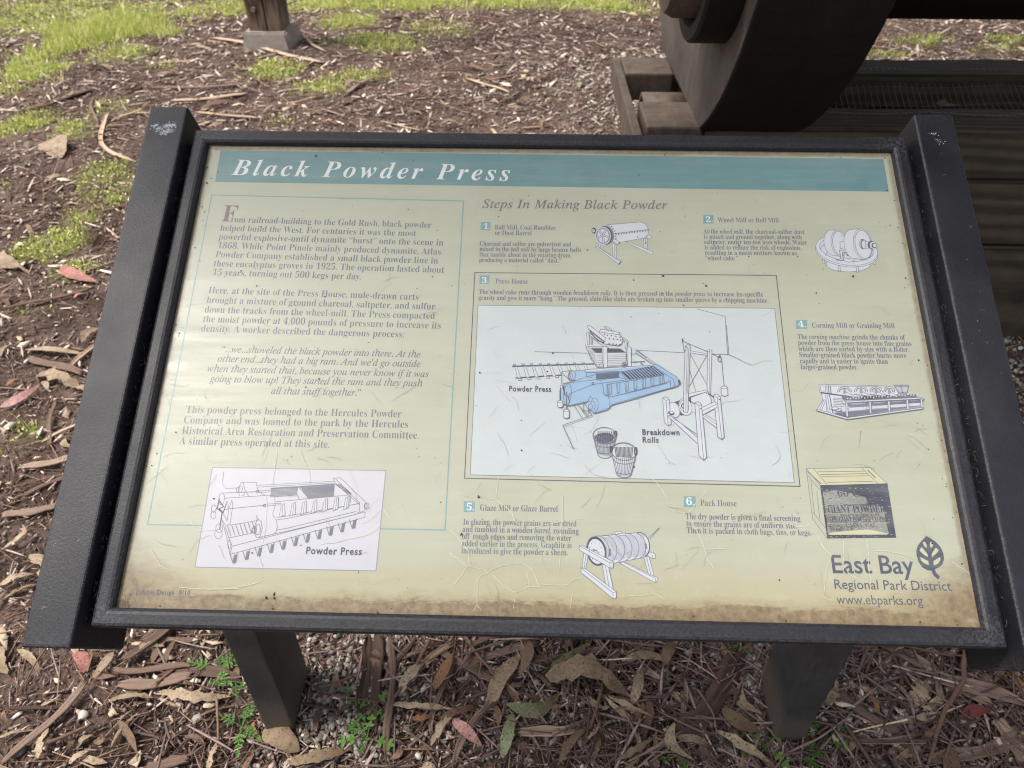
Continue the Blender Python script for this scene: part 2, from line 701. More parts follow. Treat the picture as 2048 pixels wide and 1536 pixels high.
Z8 = ((380, 250), 2.6597)
text_block("title_text", 1.2e-4, 'title', *Z8, [("Black Powder Press", 'title', 0.0238, (217, 266), (1700, 297))], "white italic serif title Black Powder Press")
Z1 = ((400, 380), 4.0)
Z2 = ((340, 560), 3.3684)
BC = 0.0086
text_block("initial_letter", 1.0e-4, 'purple', *Z1, [("F", 'head', 0.0238, (172, 251), (285, 254))], "large grey initial F")
text_block("body_text", 1.0e-4, 'text', *Z1, [
    ("rom railroad-building to the Gold Rush, black powder", 'body', BC, (245, 258), (1850, 303)),
    ("helped build the West. For centuries it was the most", 'body', BC, (160, 326), (1727, 370)),
    ("powerful explosive-until dynamite “burst” onto the scene in", 'body', BC, (147, 397), (1945, 445)),
    ("1868. While Point Pinole mainly produced dynamite, Atlas", 'body', BC, (140, 466), (1925, 518)),
    ("Powder Company established a small black powder line in", 'body', BC, (122, 538), (1903, 590)),
    ("these eucalyptus groves in 1925. The operation lasted about", 'body', BC, (107, 610), (1952, 663)),
    ("15 years, turning out 500 kegs per day.", 'body', BC, (100, 681), (1287, 717)),
], "first paragraph of the left text")
text_block("body_text", 1.0e-4, 'text', *Z1, [
    ("Here, at the site of the Press House, mule-drawn carts", 'body', BC, (65, 825), (1747, 880)),
    ("brought a mixture of ground charcoal, saltpeter, and sulfur", 'body', BC, (50, 903), (1880, 957)),
    ("down the tracks from the wheel-mill. The Press compacted", 'body', BC, (35, 980), (1877, 1033)),
    ("the moist powder at 4,000 pounds of pressure to increase its", 'body', BC, (22, 1056), (1925, 1110)),
    ("density. A worker described the dangerous process:", 'body', BC, (5, 1132), (1632, 1180)),
], "second paragraph of the left text")
text_block("quotation_text", 1.0e-4, 'text', *Z1, [
    ("“...we...shoveled the black powder into there. At the", 'ital', BC, (170, 1297), (1762, 1340)),
    ("other end...they had a big ram. And we'd go outside", 'ital', BC, (138, 1373), (1762, 1417)),
    ("when they started that, because you never know if it was", 'ital', BC, (55, 1453), (1828, 1498)),
    ("going to blow up! They started the ram and they push", 'ital', BC, (-30 / 1.0 + 48 + 58, 1535), (1781, 1572)),
    ("all that stuff together.”", 'ital', BC, (567, 1632), (1286, 1647)),
], "italic quotation in the left text")
text_block("body_text", 1.0e-4, 'text', *Z2, [
    ("This powder press belonged to the Hercules Powder", 'body', BC, (105, 895), (1558, 926)),
    ("Company and was loaned to the park by the Hercules", 'body', BC, (90, 965), (1603, 996)),
    ("Historical Area Restoration and Preservation Committee.", 'body', BC, (77, 1036), (1675, 1070)),
    ("A similar press operated at this site.", 'body', BC, (60, 1107), (1072, 1131)),
], "last paragraph of the left text")
Z3 = ((940, 380), 4.0)
Z4 = ((1360, 400), 5.12)
Z5 = ((1540, 580), 5.12)
Z6 = ((900, 920), 4.0)
Z7 = ((1340, 940), 5.12)
ZA = ((380, 900), 5.12)
ZB = ((1000, 600), 5.12)
ZL = ((1640, 1060), 6.4)
SC = 0.0063
HC = 0.0066
text_block("steps_heading", 1.0e-4, 'purple', *Z3, [("Steps In Making Black Powder", 'steph', 0.0128, (98, 144), (1578, 153))], "italic heading Steps In Making Black Powder")


def sq(o, sc, x0, y0, x1, y1):
    a, b, c, d = (o[0] + x0 / sc, o[1] + y0 / sc), (o[0] + x1 / sc, o[1] + y0 / sc), (o[0] + x1 / sc, o[1] + y1 / sc), (o[0] + x0 / sc, o[1] + y1 / sc)
    flat("number_square", [a, b, c, d], 'num_teal', 3e-5)


sq(*Z3, 85, 257, 164, 323); sq(*Z4, 238, 155, 342, 241); sq(*Z3, 76, 683, 156, 752)
sq(*Z5, 265, 307, 380, 398); sq(*Z6, 110, 330, 198, 417); sq(*Z7, 140, 268, 263, 382)
for Z, t, a, b in ((Z3, "1.", (112, 311), (154, 312)), (Z4, "2.", (268, 225), (334, 226)), (Z3, "3.", (95, 744), (148, 745)),
                   (Z5, "4.", (290, 380), (368, 381)), (Z6, "5.", (132, 402), (191, 404)), (Z7, "6.", (168, 358), (250, 360))):
    text_block("number", 1.2e-4, 'title', *Z, [(t, 'head', 0.0078, a, b)])
text_block("step_heading", 1.0e-4, 'small', *Z3, [("Ball Mill, Coal Rumbler,", 'head', HC, (198, 315), (692, 320)), ("or Dust Barrel", 'head', HC, (200, 360), (492, 364))])
text_block("step_text", 1.0e-4, 'small', *Z3, [
    ("Charcoal and sulfur are pulverized and", 'step', SC, (77, 445), (808, 452)),
    ("mixed in the *ball mill* by large bronze balls", 'step', SC, (76, 488), (889, 497)),
    ("that tumble about in the rotating drum,", 'step', SC, (75, 532), (810, 541)),
    ("producing a material called “dust.”", 'step', SC, (73, 576), (728, 582))])
text_block("step_heading", 1.0e-4, 'small', *Z4, [("Wheel Mill or Roll Mill", 'head', HC, (387, 228), (1013, 230))])
text_block("step_text", 1.0e-4, 'small', *Z4, [
    ("At the *wheel mill*, the charcoal-sulfur dust", 'step', SC, (240, 343), (1277, 348)),
    ("is mixed and ground together, along with", 'step', SC, (245, 397), (1250, 402)),
    ("saltpeter, under ten-ton iron wheels. Water", 'step', SC, (247, 451), (1305, 456)),
    ("is added to reduce the risk of explosion,", 'step', SC, (252, 506), (1240, 511)),
    ("resulting in a moist mixture known as", 'step', SC, (255, 561), (1195, 566)),
    ("“wheel cake.”", 'step', SC, (258, 617), (596, 619))])
text_block("step_heading", 1.0e-4, 'small', *Z3, [("Press House", 'head', HC, (203, 747), (462, 751))])
pe = lambda x, y: ((x / 5.12 + 1360 - 940) * 4, (y / 5.12 + 400 - 380) * 4)
text_block("step_text", 1.0e-4, 'small', *Z3, [
    ("The wheel cake runs through wooden *breakdown rolls*. It is then pressed in the *powder press* to increase its-specific", 'step', SC, (70, 833), pe(853, 990)),
    ("gravity and give it more “bang.” The pressed, slate-like slabs are broken up into smaller pieces by a chipping machine.", 'step', SC, (67, 879), pe(905, 1052))])
text_block("step_heading", 1.0e-4, 'small', *Z5, [("Corning Mill or Graining Mill", 'head', HC, (432, 386), (1277, 391))])
text_block("step_text", 1.0e-4, 'small', *Z5, [
    ("The *corning machine* grinds the chunks of", 'step', SC, (285, 502), (1387, 510)),
    ("powder from the press house into fine grains", 'step', SC, (287, 563), (1450, 573)),
    ("which are then sorted by size with a *Bolter*.", 'step', SC, (293, 625), (1428, 633)),
    ("Smaller-grained black powder burns more", 'step', SC, (302, 688), (1397, 696)),
    ("rapidly and is easier to ignite than", 'step', SC, (308, 750), (1210, 756)),
    ("larger-grained powder.", 'step', SC, (316, 811), (900, 815))])
text_block("step_heading", 1.0e-4, 'small', *Z6, [("Glaze Mill or Glaze Barrel", 'head', HC, (240, 405), (862, 415))])
text_block("step_text", 1.0e-4, 'text', *Z6, [
    ("In glazing, the powder grains are air-dried", 'step', SC, (105, 516), (1012, 532)),
    ("and tumbled in a wooden *barrel*, rounding", 'step', SC, (100, 574), (1030, 592)),
    ("off  rough edges and removing the water", 'step', SC, (97, 632), (972, 647)),
    ("added earlier in the process. Graphite is", 'step', SC, (93, 689), (972, 705)),
    ("introduced to give the powder a sheen.", 'step', SC, (91, 747), (942, 763))])
text_block("step_heading", 1.0e-4, 'small', *Z7, [("Pack House", 'head', HC, (312, 366), (683, 373))])
text_block("step_text", 1.0e-4, 'small', *Z7, [
    ("The dry powder is given a final screening", 'step', SC, (160, 503), (1335, 525)),
    ("to ensure the grains are of uniform size.", 'step', SC, (168, 575), (1300, 600)),
    ("Then it is packed in cloth bags, tins, or kegs.", 'step', SC, (172, 646), (1448, 672))])
text_block("design_credit", 1.0e-4, 'dark', (180, 1100), 6.827, [("Exhibit Design  9/10", 'cap', 0.0050, (630, 606), (1365, 613))])
text_block("logo_text", 1.0e-4, 'logo', *ZL, [("East Bay", 'sans', 0.0190, (165, 550), (1215, 560)),
                                              ("Regional Park District", 'sansl', 0.0096, (190, 752), (1690, 778)),
                                              ("www.ebparks.org", 'sansl', 0.0092, (215, 944), (1320, 962))], "park district name in grey sans lettering")

# --- press house frame and picture
outline("press_house_border", [(949.5, 545.3), (1552.4, 550.8), (1600, 972.8), (929.2, 956.5)], 'dark', 1.8, 3e-5, "thin dark rectangle round step 3")
flat("press_house_picture", [(956, 610.5), (1549, 616.8), (1588.4, 965.4), (940.5, 949.5)], 'ice', 3e-5, "pale blue picture ground of the press house")
outline("picture_border", [(956, 610.5), (1549, 616.8), (1588.4, 965.4), (940.5, 949.5)], 'line', 1.2, 1e-4)

# --- illustration: powder press inset (left)
flat("inset_picture", [(425, 934.8), (771.6, 941.4), (752, 1141.8), (390.2, 1134)], 'inset', 6e-5, "pale inset picture of the powder press")
outline("inset_border", [(425, 934.8), (771.6, 941.4), (752, 1141.8), (390.2, 1134)], 'faint', 1.6, 1.2e-4)
it = [
    ('l', .9, [(350, 440), (690, 425)]), ('l', 1.3, [(355, 440), (690, 428)]),
    ('l', .9, [(690, 362), (1440, 322), (1480, 325)]), ('l', .9, [(700, 380), (1440, 338), (1478, 350)]),
    ('l', 1, [(545, 330), (680, 332), (690, 400), (740, 450), (770, 462)]), ('l', 1, [(545, 330), (560, 400), (600, 470)]),
    ('e', 1, 525, 400, 22, 72, 8, 100, 300), ('e', 1, 490, 405, 14, 26, 8), ('e', 1, 515, 400, 22, 32, 8), ('e', 1, 545, 400, 26, 70, 8, 30, 100),
    ('l', 1, [(350, 495), (850, 460), (870, 500), (872, 580), (850, 640), (850, 670), (885, 720), (895, 790), (880, 840), (860, 855)]),
    ('e', 1, 325, 500, 28, 62, 5), ('l', 1, [(325, 440), (350, 440)]), ('l', 1, [(380, 520), (340, 650), (380, 725), (400, 600), (380, 520)]),
    ('l', 1, [(400, 600), (430, 510), (440, 560), (410, 760), (370, 772), (330, 720), (320, 660)]),
    ('l', 1.3, [(370, 605), (770, 565)]), ('l', 1, [(340, 640), (350, 615), (390, 605)]), ('ed', 1.2, 765, 570, 12, 14, 0),
    ('ed', 1.2, 692, 425, 12, 12, 0), ('l', 1, [(780, 555), (940, 545)]), ('l', 1, [(785, 575), (930, 560)]),
    ('l', 1, [(700, 420), (830, 410)]), ('l', 1, [(705, 436), (820, 428)]),
    ('l', 2.2, [(300, 500), (280, 600), (330, 640), (320, 700), (305, 810)], 'dark'), ('l', 1.6, [(290, 570), (265, 610)], 'dark'),
    ('l', 2.0, [(300, 520), (345, 580), (300, 600), (340, 640), (370, 560)], 'dark'),
    ('e', 1, 245, 600, 25, 38, 5), ('e', 1, 240, 665, 26, 40, 5), ('e', 1, 300, 800, 34, 46, 5), ('e', 1, 292, 860, 38, 48, 5),
    ('l', 1, [(410, 770), (680, 725), (690, 700), (680, 670), (700, 710), (730, 730), (740, 800), (720, 880), (700, 900), (860, 860)]),
    ('e', 1, 700, 805, 38, 92, 6, 90, 270), ('e', 1, 695, 815, 26, 55, 6), ('e', 1, 660, 820, 22, 36, 6), ('e', 1, 645, 825, 12, 24, 6),
    ('l', 1, [(330, 720), (385, 925), (410, 1075)]), ('l', 1, [(360, 780), (400, 900)]), ('l', 1, [(400, 900), (640, 850)]),
    ('l', 1, [(400, 900), (432, 985), (1790, 635)]), ('l', 1, [(410, 1070), (1790, 690), (1795, 635)]), ('l', 1, [(432, 985), (410, 1070)]),
    ('e', 1, 403, 970, 16, 42, 0),
    ('l', .9, [(890, 715), (1000, 700), (1735, 545)]), ('l', 1, [(890, 690), (1000, 675), (1700, 555), (1735, 545), (1740, 580), (1730, 640), (1710, 650)]),
    ('l', 1, [(890, 820), (1000, 800), (1700, 630)]), ('l', 1, [(710, 895), (880, 855), (1000, 830), (1700, 660)]),
    ('l', 1, [(1470, 290), (1540, 285), (1795, 530), (1790, 620), (1740, 640)]), ('l', 1, [(1470, 290), (1480, 330), (1735, 560)]),
    ('l', 1, [(1490, 295), (1740, 545)]), ('l', 1, [(1480, 350), (1650, 460), (1640, 540)]), ('l', 1, [(1480, 350), (1470, 470)]),
    ('l', 1, [(880, 530), (1640, 460)]), ('l', 1, [(870, 480), (1100, 460), (1120, 510)]),
    ('l', 1, [(1110, 380), (1220, 500)]), ('h', ((830, 400), (1110, 378)), ((820, 480), (1095, 455)), 26, 1.1),
    ('h', ((1130, 385), (1480, 350)), ((1210, 500), (1465, 475)), 34, 1.4), ('l', 2.4, [(830, 395), (960, 385), (1110, 378), (1480, 350)]),
    ('l', 1.6, [(1500, 350), (1620, 455)], 'dark'), ('l', 1.6, [(1520, 348), (1640, 450)], 'dark'), ('l', 1.2, [(1540, 350), (1650, 445)], 'dark'),
    ('e', 1, 1812, 575, 22, 32, 0), ('e', 1, 1800, 575, 14, 28, 0),
]
for i in range(7):
    x, y = 935 + 110 * i, 550 - 13.0 * i
    it += [('b', [(x, y + 18), (x + 35, y), (x + 40 - i * 2, y + 115), (x - 22, y + 140)], .9, 'inset'), ('l', .9, [(x + 18, y + 10), (x + 8, y + 128)])]
for i in range(11):
    x, y = 412 + 128 * i - i * i * .6, 1072 - 35.5 * i
    if i < 11:
        it += [('l', 1, [(x, y - 5), (x + 30, y + 88), (x + 55, y + 80), (x + 72, y - 15)]), ('l', 2.6, [(x + 42, y + 75), (x + 58, y + 5)]), ('l', 1.0, [(x + 30, y + 80), (x + 45, y)])]
for i in range(7):
    it.append(('l', .9, [(385 + 42 * i, 778 - 7 * i), (420 + 42 * i, 880 - 6 * i)]))
draw("press_inset_drawing", 1.5e-4, *ZA, it, "line drawing of the powder press in the inset")
text_block("caption", 4.5e-4, 'dark', *ZA, [("Powder Press", 'cap', 0.0078, (1187, 1064), (1757, 1075))], "bold caption Powder Press in the inset")

# --- illustration: press house
it = [('l', 1.3, [(355, 530), (890, 545)]), ('l', 1.3, [(1390, 515), (1880, 540)])]
it += [('l', 3.0, [(130, 680), (960, 655)], 'dark'), ('l', 3.0, [(165, 798), (700, 765)], 'dark'), ('l', 2.4, [(1350, 637), (1480, 632)], 'dark')]
for i in range(10):
    it += [('b', [(150 + 88 * i, 683 - i * 2.5), (175 + 88 * i, 683 - i * 2.5), (212 + 90 * i, 797 - 4 * i), (180 + 90 * i, 797 - 4 * i)], .9, 'ice')] if i < 9 else []
for i in range(9):
    it += [('b', [(135 + 88 * i, 668 - 2 * i), (160 + 88 * i, 667 - 2 * i), (160 + 88 * i, 656 - 2 * i), (135 + 88 * i, 657 - 2 * i)], 1)]
for i in range(5):
    it += [('b', [(190 + 95 * i, 808 - 7 * i), (218 + 95 * i, 806 - 7 * i), (218 + 95 * i, 822 - 7 * i), (190 + 95 * i, 824 - 7 * i)], 1)]
# machine frame behind
it += [('f', 'ice', [(630, 740), (870, 720), (1400, 665), (1600, 660), (1560, 690), (900, 760), (720, 840)]),
       ('l', 1.2, [(630, 860), (630, 740), (720, 725)]), ('l', 1.2, [(630, 740), (720, 835)]), ('l', 1.2, [(870, 715), (1380, 680), (1560, 672)]), ('l', 1, [(880, 738), (1560, 680)])]
# hopper and breaker
it += [('b', [(875, 460), (970, 545), (1290, 540), (1285, 680), (990, 690), (920, 590)], 1.1),
       ('f', 'dark', [(930, 495), (980, 540), (1285, 540), (1230, 500)]), ('f', 'white', [(885, 455), (1050, 460), (1060, 478), (880, 475)])]
it += [('h', ((990, 560), (985, 690)), ((1290, 555), (1285, 680)), 7, 1.0), ('h', ((895, 490), (930, 620)), ((975, 560), (990, 680)), 6, 1.0)]
it += [('l', 1.2, [(875, 460), (885, 500), (990, 690)]), ('e', 1.2, 1040, 680, 26, 24, 0, 180, 360), ('ed', 1.4, 1270, 668, 24, 24, 0), ('fe', 'dark', 1270, 668, 12, 12),
       ('b', [(1045, 485), (1060, 472), (1095, 482), (1098, 695), (1060, 697), (1045, 600)], 1.2), ('l', 1, [(1062, 500), (1062, 695)]),
       ('b', [(1290, 490), (1310, 480), (1342, 490), (1342, 682), (1305, 682)], 1.2), ('l', 1, [(1308, 505), (1308, 682)]),
       ('b', [(885, 340), (910, 335), (915, 465), (895, 460)], 1.1), ('b', [(935, 390), (945, 400), (945, 460), (935, 458)], 1),
       ('b', [(905, 355), (920, 345), (1090, 480), (1060, 480)], 1.1),
       ('f', 'white', [(920, 310), (1020, 300), (1230, 365), (1255, 400), (1250, 450), (1210, 470), (1085, 455), (1040, 400)]),
       ('l', 1.2, [(1225, 365), (1250, 385), (1255, 420), (1240, 455), (1210, 470), (1085, 455)]),
       ('b', [(895, 265), (915, 262), (1085, 395), (1070, 430), (900, 295)], 1.2),
       ('b', [(1015, 330), (1030, 302), (1225, 338), (1218, 360)], 1.2),
       ('b', [(1062, 275), (1085, 275), (1150, 315), (1120, 318), (1080, 292)], 1.1),
       ('l', 2.2, [(920, 320), (960, 380), (1000, 420), (1060, 440)], 'dark'), ('l', 1.6, [(950, 340), (1060, 425)], 'dark'),
       ('b', [(1245, 380), (1310, 425), (1305, 450), (1295, 450), (1270, 420)], 1.1), ('b', [(1275, 420), (1295, 430), (1300, 500), (1282, 495)], 1.1)]
for (x, y) in ((1100, 365), (1140, 370), (1185, 378), (1228, 385), (1118, 400), (1160, 405), (1200, 408), (1232, 415), (1115, 452), (1155, 455), (1188, 460), (1222, 463), (1070, 355)):
    it.append(('fe', 'dark', x, y, 7, 8, 0, 0, 360, 8))
it += [('b', [(1390, 515), (1400, 515), (1600, 665), (1570, 668), (1390, 545)], 1.2), ('l', 1, [(1395, 530), (1590, 672)]), ('l', 3.0, [(1400, 525), (1500, 598)], 'faint'),
       ('l', 1, [(1340, 560), (1390, 555)]), ('l', 1, [(1385, 650), (1370, 630)]), ('l', 2, [(1440, 650), (1460, 668)], 'dark')]
# the blue press
it += [('f', 'blue', [(770, 728), (860, 722), (880, 740), (1560, 675), (1620, 665), (1800, 790), (1840, 850), (1820, 885), (1750, 905), (1400, 1010), (1130, 1085), (1100, 1130), (970, 1165), (935, 1150), (900, 1100), (895, 1040), (700, 1085), (650, 1070), (615, 1010), (620, 900), (660, 860), (780, 830), (715, 810), (700, 770)]),
       ('l', 1.3, [(770, 728), (860, 722), (880, 750), (885, 790), (940, 800)]), ('e', 1.3, 735, 780, 38, 52, 8), ('e', 1.1, 718, 785, 24, 30, 8), ('e', 1.1, 708, 788, 12, 18, 8),
       ('l', 1.3, [(780, 830), (880, 790)]), ('l', 1.3, [(650, 862), (980, 820), (1030, 830), (1055, 900), (1060, 960), (1110, 1000), (1125, 1060), (1120, 1110), (970, 1165)]),
       ('e', 1.3, 690, 970, 38, 108, 6, -90, 90), ('e', 1.3, 690, 970, 38, 108, 6, 90, 270), ('l', 1.3, [(660, 865), (625, 890), (612, 960), (620, 1040), (650, 1070), (700, 1087), (925, 1040)]),
       ('l', 1.4, [(710, 965), (950, 870), (1300, 822)]), ('l', 1.4, [(645, 862), (780, 830)]), ('ed', 1.4, 950, 862, 10, 12, 0), ('l', 1.2, [(1040, 820), (1220, 800), (1290, 815)]),
       ('l', 2.6, [(640, 880), (665, 980)], 'dark'), ('l', 1.6, [(655, 885), (655, 975)], 'dark'), ('be', 'white', 628, 893, 12, 18), ('l', 1.4, [(612, 930), (612, 1030)], 'dark'),
       ('l', 1.6, [(618, 905), (620, 1045)], 'dark'), ('l', 1.6, [(682, 950), (680, 1130)], 'dark'), ('l', 1.4, [(690, 980), (715, 1060), (700, 1000), (718, 970)], 'dark'),
       ('b', [(588, 1045), (600, 1033), (630, 1033), (642, 1045), (642, 1095), (615, 1105), (588, 1095)], 1.2), ('e', 1, 615, 1045, 27, 12, 0),
       ('b', [(648, 1135), (660, 1123), (695, 1123), (706, 1135), (706, 1205), (677, 1217), (648, 1205)], 1.2), ('e', 1, 677, 1137, 29, 13, 0),
       ('l', 1.2, [(700, 1083), (705, 1060)]), ('l', 1.3, [(900, 1035), (925, 985), (945, 1015), (985, 1060), (1000, 1110), (970, 1165)]),
       ('be', 'blue', 965, 1085, 38, 76, 5), ('be', 'blue', 945, 1092, 28, 48, 5), ('be', 'blue', 925, 1098, 20, 30, 5),
       ('l', 1.3, [(1060, 965), (1130, 1000), (1190, 985), (1690, 862), (1740, 832)]), ('l', 1.1, [(1070, 985), (1115, 975)]),
       ('l', 1.3, [(1130, 1085), (1190, 1060), (1760, 900)]), ('l', 1.2, [(1130, 1000), (1720, 845)]),
       ('l', 1.3, [(1560, 680), (1770, 815), (1790, 870), (1770, 905)]), ('l', 1.3, [(1600, 665), (1800, 790), (1838, 850), (1820, 880), (1745, 908), (1740, 840), (1720, 830)]),
       ('fe', 'dark', 1832, 845, 12, 26, -15), ('l', 1.3, [(1090, 870), (1670, 775), (1680, 850)]), ('l', 1.3, [(1095, 870), (1095, 985)]),
       ('f', 'dark', [(1230, 740), (1560, 682), (1680, 770), (1320, 822)]), ('h', ((1260, 740), (1570, 690)), ((1340, 820), (1670, 770)), 11, 1.3, 'blue'),
       ('h', ((975, 760), (1220, 740)), ((985, 820), (1215, 795)), 24, 1.3, 'dark'), ('l', 1.2, [(880, 750), (975, 745), (1230, 735)]), ('l', 1.2, [(1215, 740), (1300, 825)]), ('l', 1, [(890, 790), (970, 770)])]
for i in range(7):
    x, y = 1103 + 87 * i, 868 - 14.5 * i
    it += [('b', [(x, y + 12), (x + 22, y), (x + 34, y + 8), (x + 34, y + 100 - 4 * i), (x + 8, y + 118 - 4 * i)], 1.1, 'blue'), ('l', 1, [(x + 12, y + 14), (x + 16, y + 112 - 4 * i)])]
it += [('l', 1.3, [(750, 1075), (840, 1215)]), ('l', 1.3, [(790, 1065), (885, 1200)]), ('l', 1.3, [(855, 1050), (940, 1185), (640, 1287), (750, 1530)]), ('l', 1.2, [(850, 1055), (850, 1130), (895, 1190)]),
       ('l', 1.2, [(810, 1090), (850, 1140), (910, 1140)]), ('l', 1.1, [(905, 1100), (900, 1190)])]
draw("press_house_drawing", 1.6e-4, *ZB, it, "blue powder press with hopper and rail track")
zc = ((1300, 650), 5.12)
it = [('l', 1.3, [(780, 0), (806, 305), (640, 298)]), ('l', 1.3, [(806, 305), (935, 365)]), ('l', 1.1, [(935, 370), (1035, 410)], 'faint'),
      ('l', 1.5, [(330, 165), (350, 275), (360, 300)]), ('l', 1.5, [(330, 165), (600, 280), (700, 330)]), ('l', 3, [(332, 145), (334, 170)], 'dark'),
      ('l', 1.2, [(405, 290), (580, 610)]), ('l', 1.2, [(578, 318), (395, 640)]), ('l', 1.2, [(400, 450), (470, 690)]), ('b', [(405, 265), (590, 297), (590, 312), (405, 287)], 1),
      ('h', ((210, 800), (320, 930)), ((430, 730), (560, 860)), 14, 1.4, 'dark'),
      ('f', 'white', [(420, 745), (570, 692), (615, 720), (630, 790), (560, 860), (420, 900)]), ('l', 1.2, [(400, 745), (560, 692), (600, 715), (625, 760), (625, 800)]),
      ('be', 'white', 245, 870, 56, 80, -20), ('be', 'white', 360, 840, 66, 88, -20), ('e', 1, 350, 835, 44, 62, -20), ('ed', 2, 335, 830, 12, 22, 0),
      ('b', [(395, 705), (580, 665), (590, 682), (395, 740)], 1.1), ('l', 2.6, [(600, 705), (690, 770)], 'dark'), ('l', 1.6, [(390, 765), (480, 830)], 'dark'),
      ('b', [(360, 215), (385, 203), (410, 215), (385, 900), (342, 890), (345, 600)], 1.3), ('l', 1.1, [(380, 225), (365, 890)]), ('l', 1, [(395, 230), (382, 700)]),
      ('b', [(588, 262), (605, 255), (632, 262), (618, 705), (602, 705), (582, 660)], 1.2), ('l', 1, [(608, 280), (605, 700)]),
      ('e', 2.0, 712, 350, 18, 28, -5), ('fe', 'dark', 712, 325, 10, 14), ('l', 1.3, [(733, 370), (758, 640)]),
      ('b', [(724, 640), (740, 628), (780, 628), (792, 640), (795, 720), (760, 733), (730, 720)], 1.2), ('e', 1, 758, 642, 34, 13, 0),
      ('b', [(128, 748), (160, 738), (195, 765), (215, 1015), (185, 1035), (145, 1000)], 1.2), ('l', 1.1, [(162, 775), (185, 1035)]), ('l', 1.1, [(128, 748), (162, 775), (195, 765)]),
      ('b', [(540, 905), (680, 990), (680, 1055), (540, 950)], 1.1), ('l', 1, [(540, 925), (680, 1020)]),
      ('b', [(180, 935), (215, 925), (490, 1160), (495, 1225)], 1.2), ('l', 1.1, [(200, 930), (490, 1130)]), ('fe', 'dark', 215, 903, 34, 20, 10), ('fe', 'white', 218, 898, 20, 11, 10),
      ('b', [(650, 720), (680, 708), (715, 730), (758, 1150), (733, 1175), (690, 1145)], 1.3), ('l', 1.1, [(685, 745), (733, 1175)]), ('l', 1, [(650, 720), (685, 745), (715, 730)]),
      ('b', [(525, 850), (660, 788), (692, 808), (695, 840), (540, 920)], 1.2), ('l', 1.1, [(530, 885), (692, 808)]),
      ('b', [(455, 800), (490, 788), (525, 815), (578, 1355), (547, 1387), (500, 1340)], 1.3), ('l', 1.1, [(498, 830), (547, 1387)]), ('l', 1.1, [(455, 800), (498, 830), (525, 815)]),
      ('fe', 'dark', 518, 860, 7, 7), ('fe', 'dark', 706, 765, 7, 7), ('fe', 'dark', 370, 228, 5, 7), ('fe', 'dark', 605, 275, 5, 7)]
draw("breakdown_rolls_drawing", 4.2e-4, *zc, it, "line drawing of the breakdown rolls stand")
draw("picture_wall_line", 1.2e-4, (0, 0), 1.0, [('l', 1.2, [(1394, 618), (1450, 633), (1455, 710)])])
zk = ((1120, 820), 10.24)
it = [('f', 'dark', [(700, 560), (760, 500), (900, 465), (1050, 490), (1120, 560), (1060, 640), (920, 690), (780, 650)])]
it += [('h', ((680, 520), (1150, 520)), ((770, 900), (1060, 960)), 13, 1.0), ('h', ((760, 430), (1120, 440)), ((760, 510), (1100, 520)), 9, 1.2, 'dark')]
it += [('e', 1.8, 915, 525, 240, 165, 4), ('e', 1.1, 915, 605, 215, 95, 2, 0, 180), ('l', 1.4, [(675, 540), (770, 900)]), ('l', 1.4, [(1155, 560), (1050, 960)]),
       ('e', 1.4, 915, 700, 190, 65, 4, 0, 180), ('e', 1.4, 915, 830, 165, 65, 4, 0, 180), ('e', 1.6, 915, 910, 145, 80, 4, 0, 180), ('ed', 2.4, 1140, 490, 22, 55, 0),
       ('f', 'ice', [(1065, 850), (1130, 740), (1300, 690), (1480, 750), (1560, 860), (1530, 960), (1450, 1340), (1300, 1390), (1160, 1320), (1080, 1010)]),
       ('h', ((1090, 1000), (1550, 980)), ((1180, 1350), (1450, 1340)), 11, 1.2), ('h', ((1110, 760), (1500, 770)), ((1140, 960), (1480, 980)), 14, 1.6, 'dark'),
       ('e', 2.2, 1310, 855, 255, 180, 6), ('l', 1.6, [(1060, 900), (1150, 1300), (1180, 1350)]), ('l', 1.6, [(1560, 900), (1470, 1280), (1440, 1350)]),
       ('e', 1.8, 1320, 1010, 225, 100, 2, 0, 180), ('e', 1.4, 1310, 1240, 175, 80, 2, 0, 180), ('e', 1.8, 1310, 1310, 150, 75, 2, 0, 180), ('ed', 3.0, 1550, 850, 22, 75, 0), ('ed', 3.0, 1045, 810, 20, 55, 0)]
draw("basket_drawing", 4.0e-4, *zk, it, "two slatted baskets drawn below the press")
text_block("caption", 5.5e-4, 'dark', *ZB, [("Powder Press", 'cap', 0.0070, (92, 936), (522, 941))])
text_block("caption", 5.5e-4, 'dark', *ZB, [("Breakdown", 'cap', 0.0070, (1458, 1382), (1838, 1385)), ("Rolls", 'cap', 0.0070, (1460, 1460), (1624, 1463))])

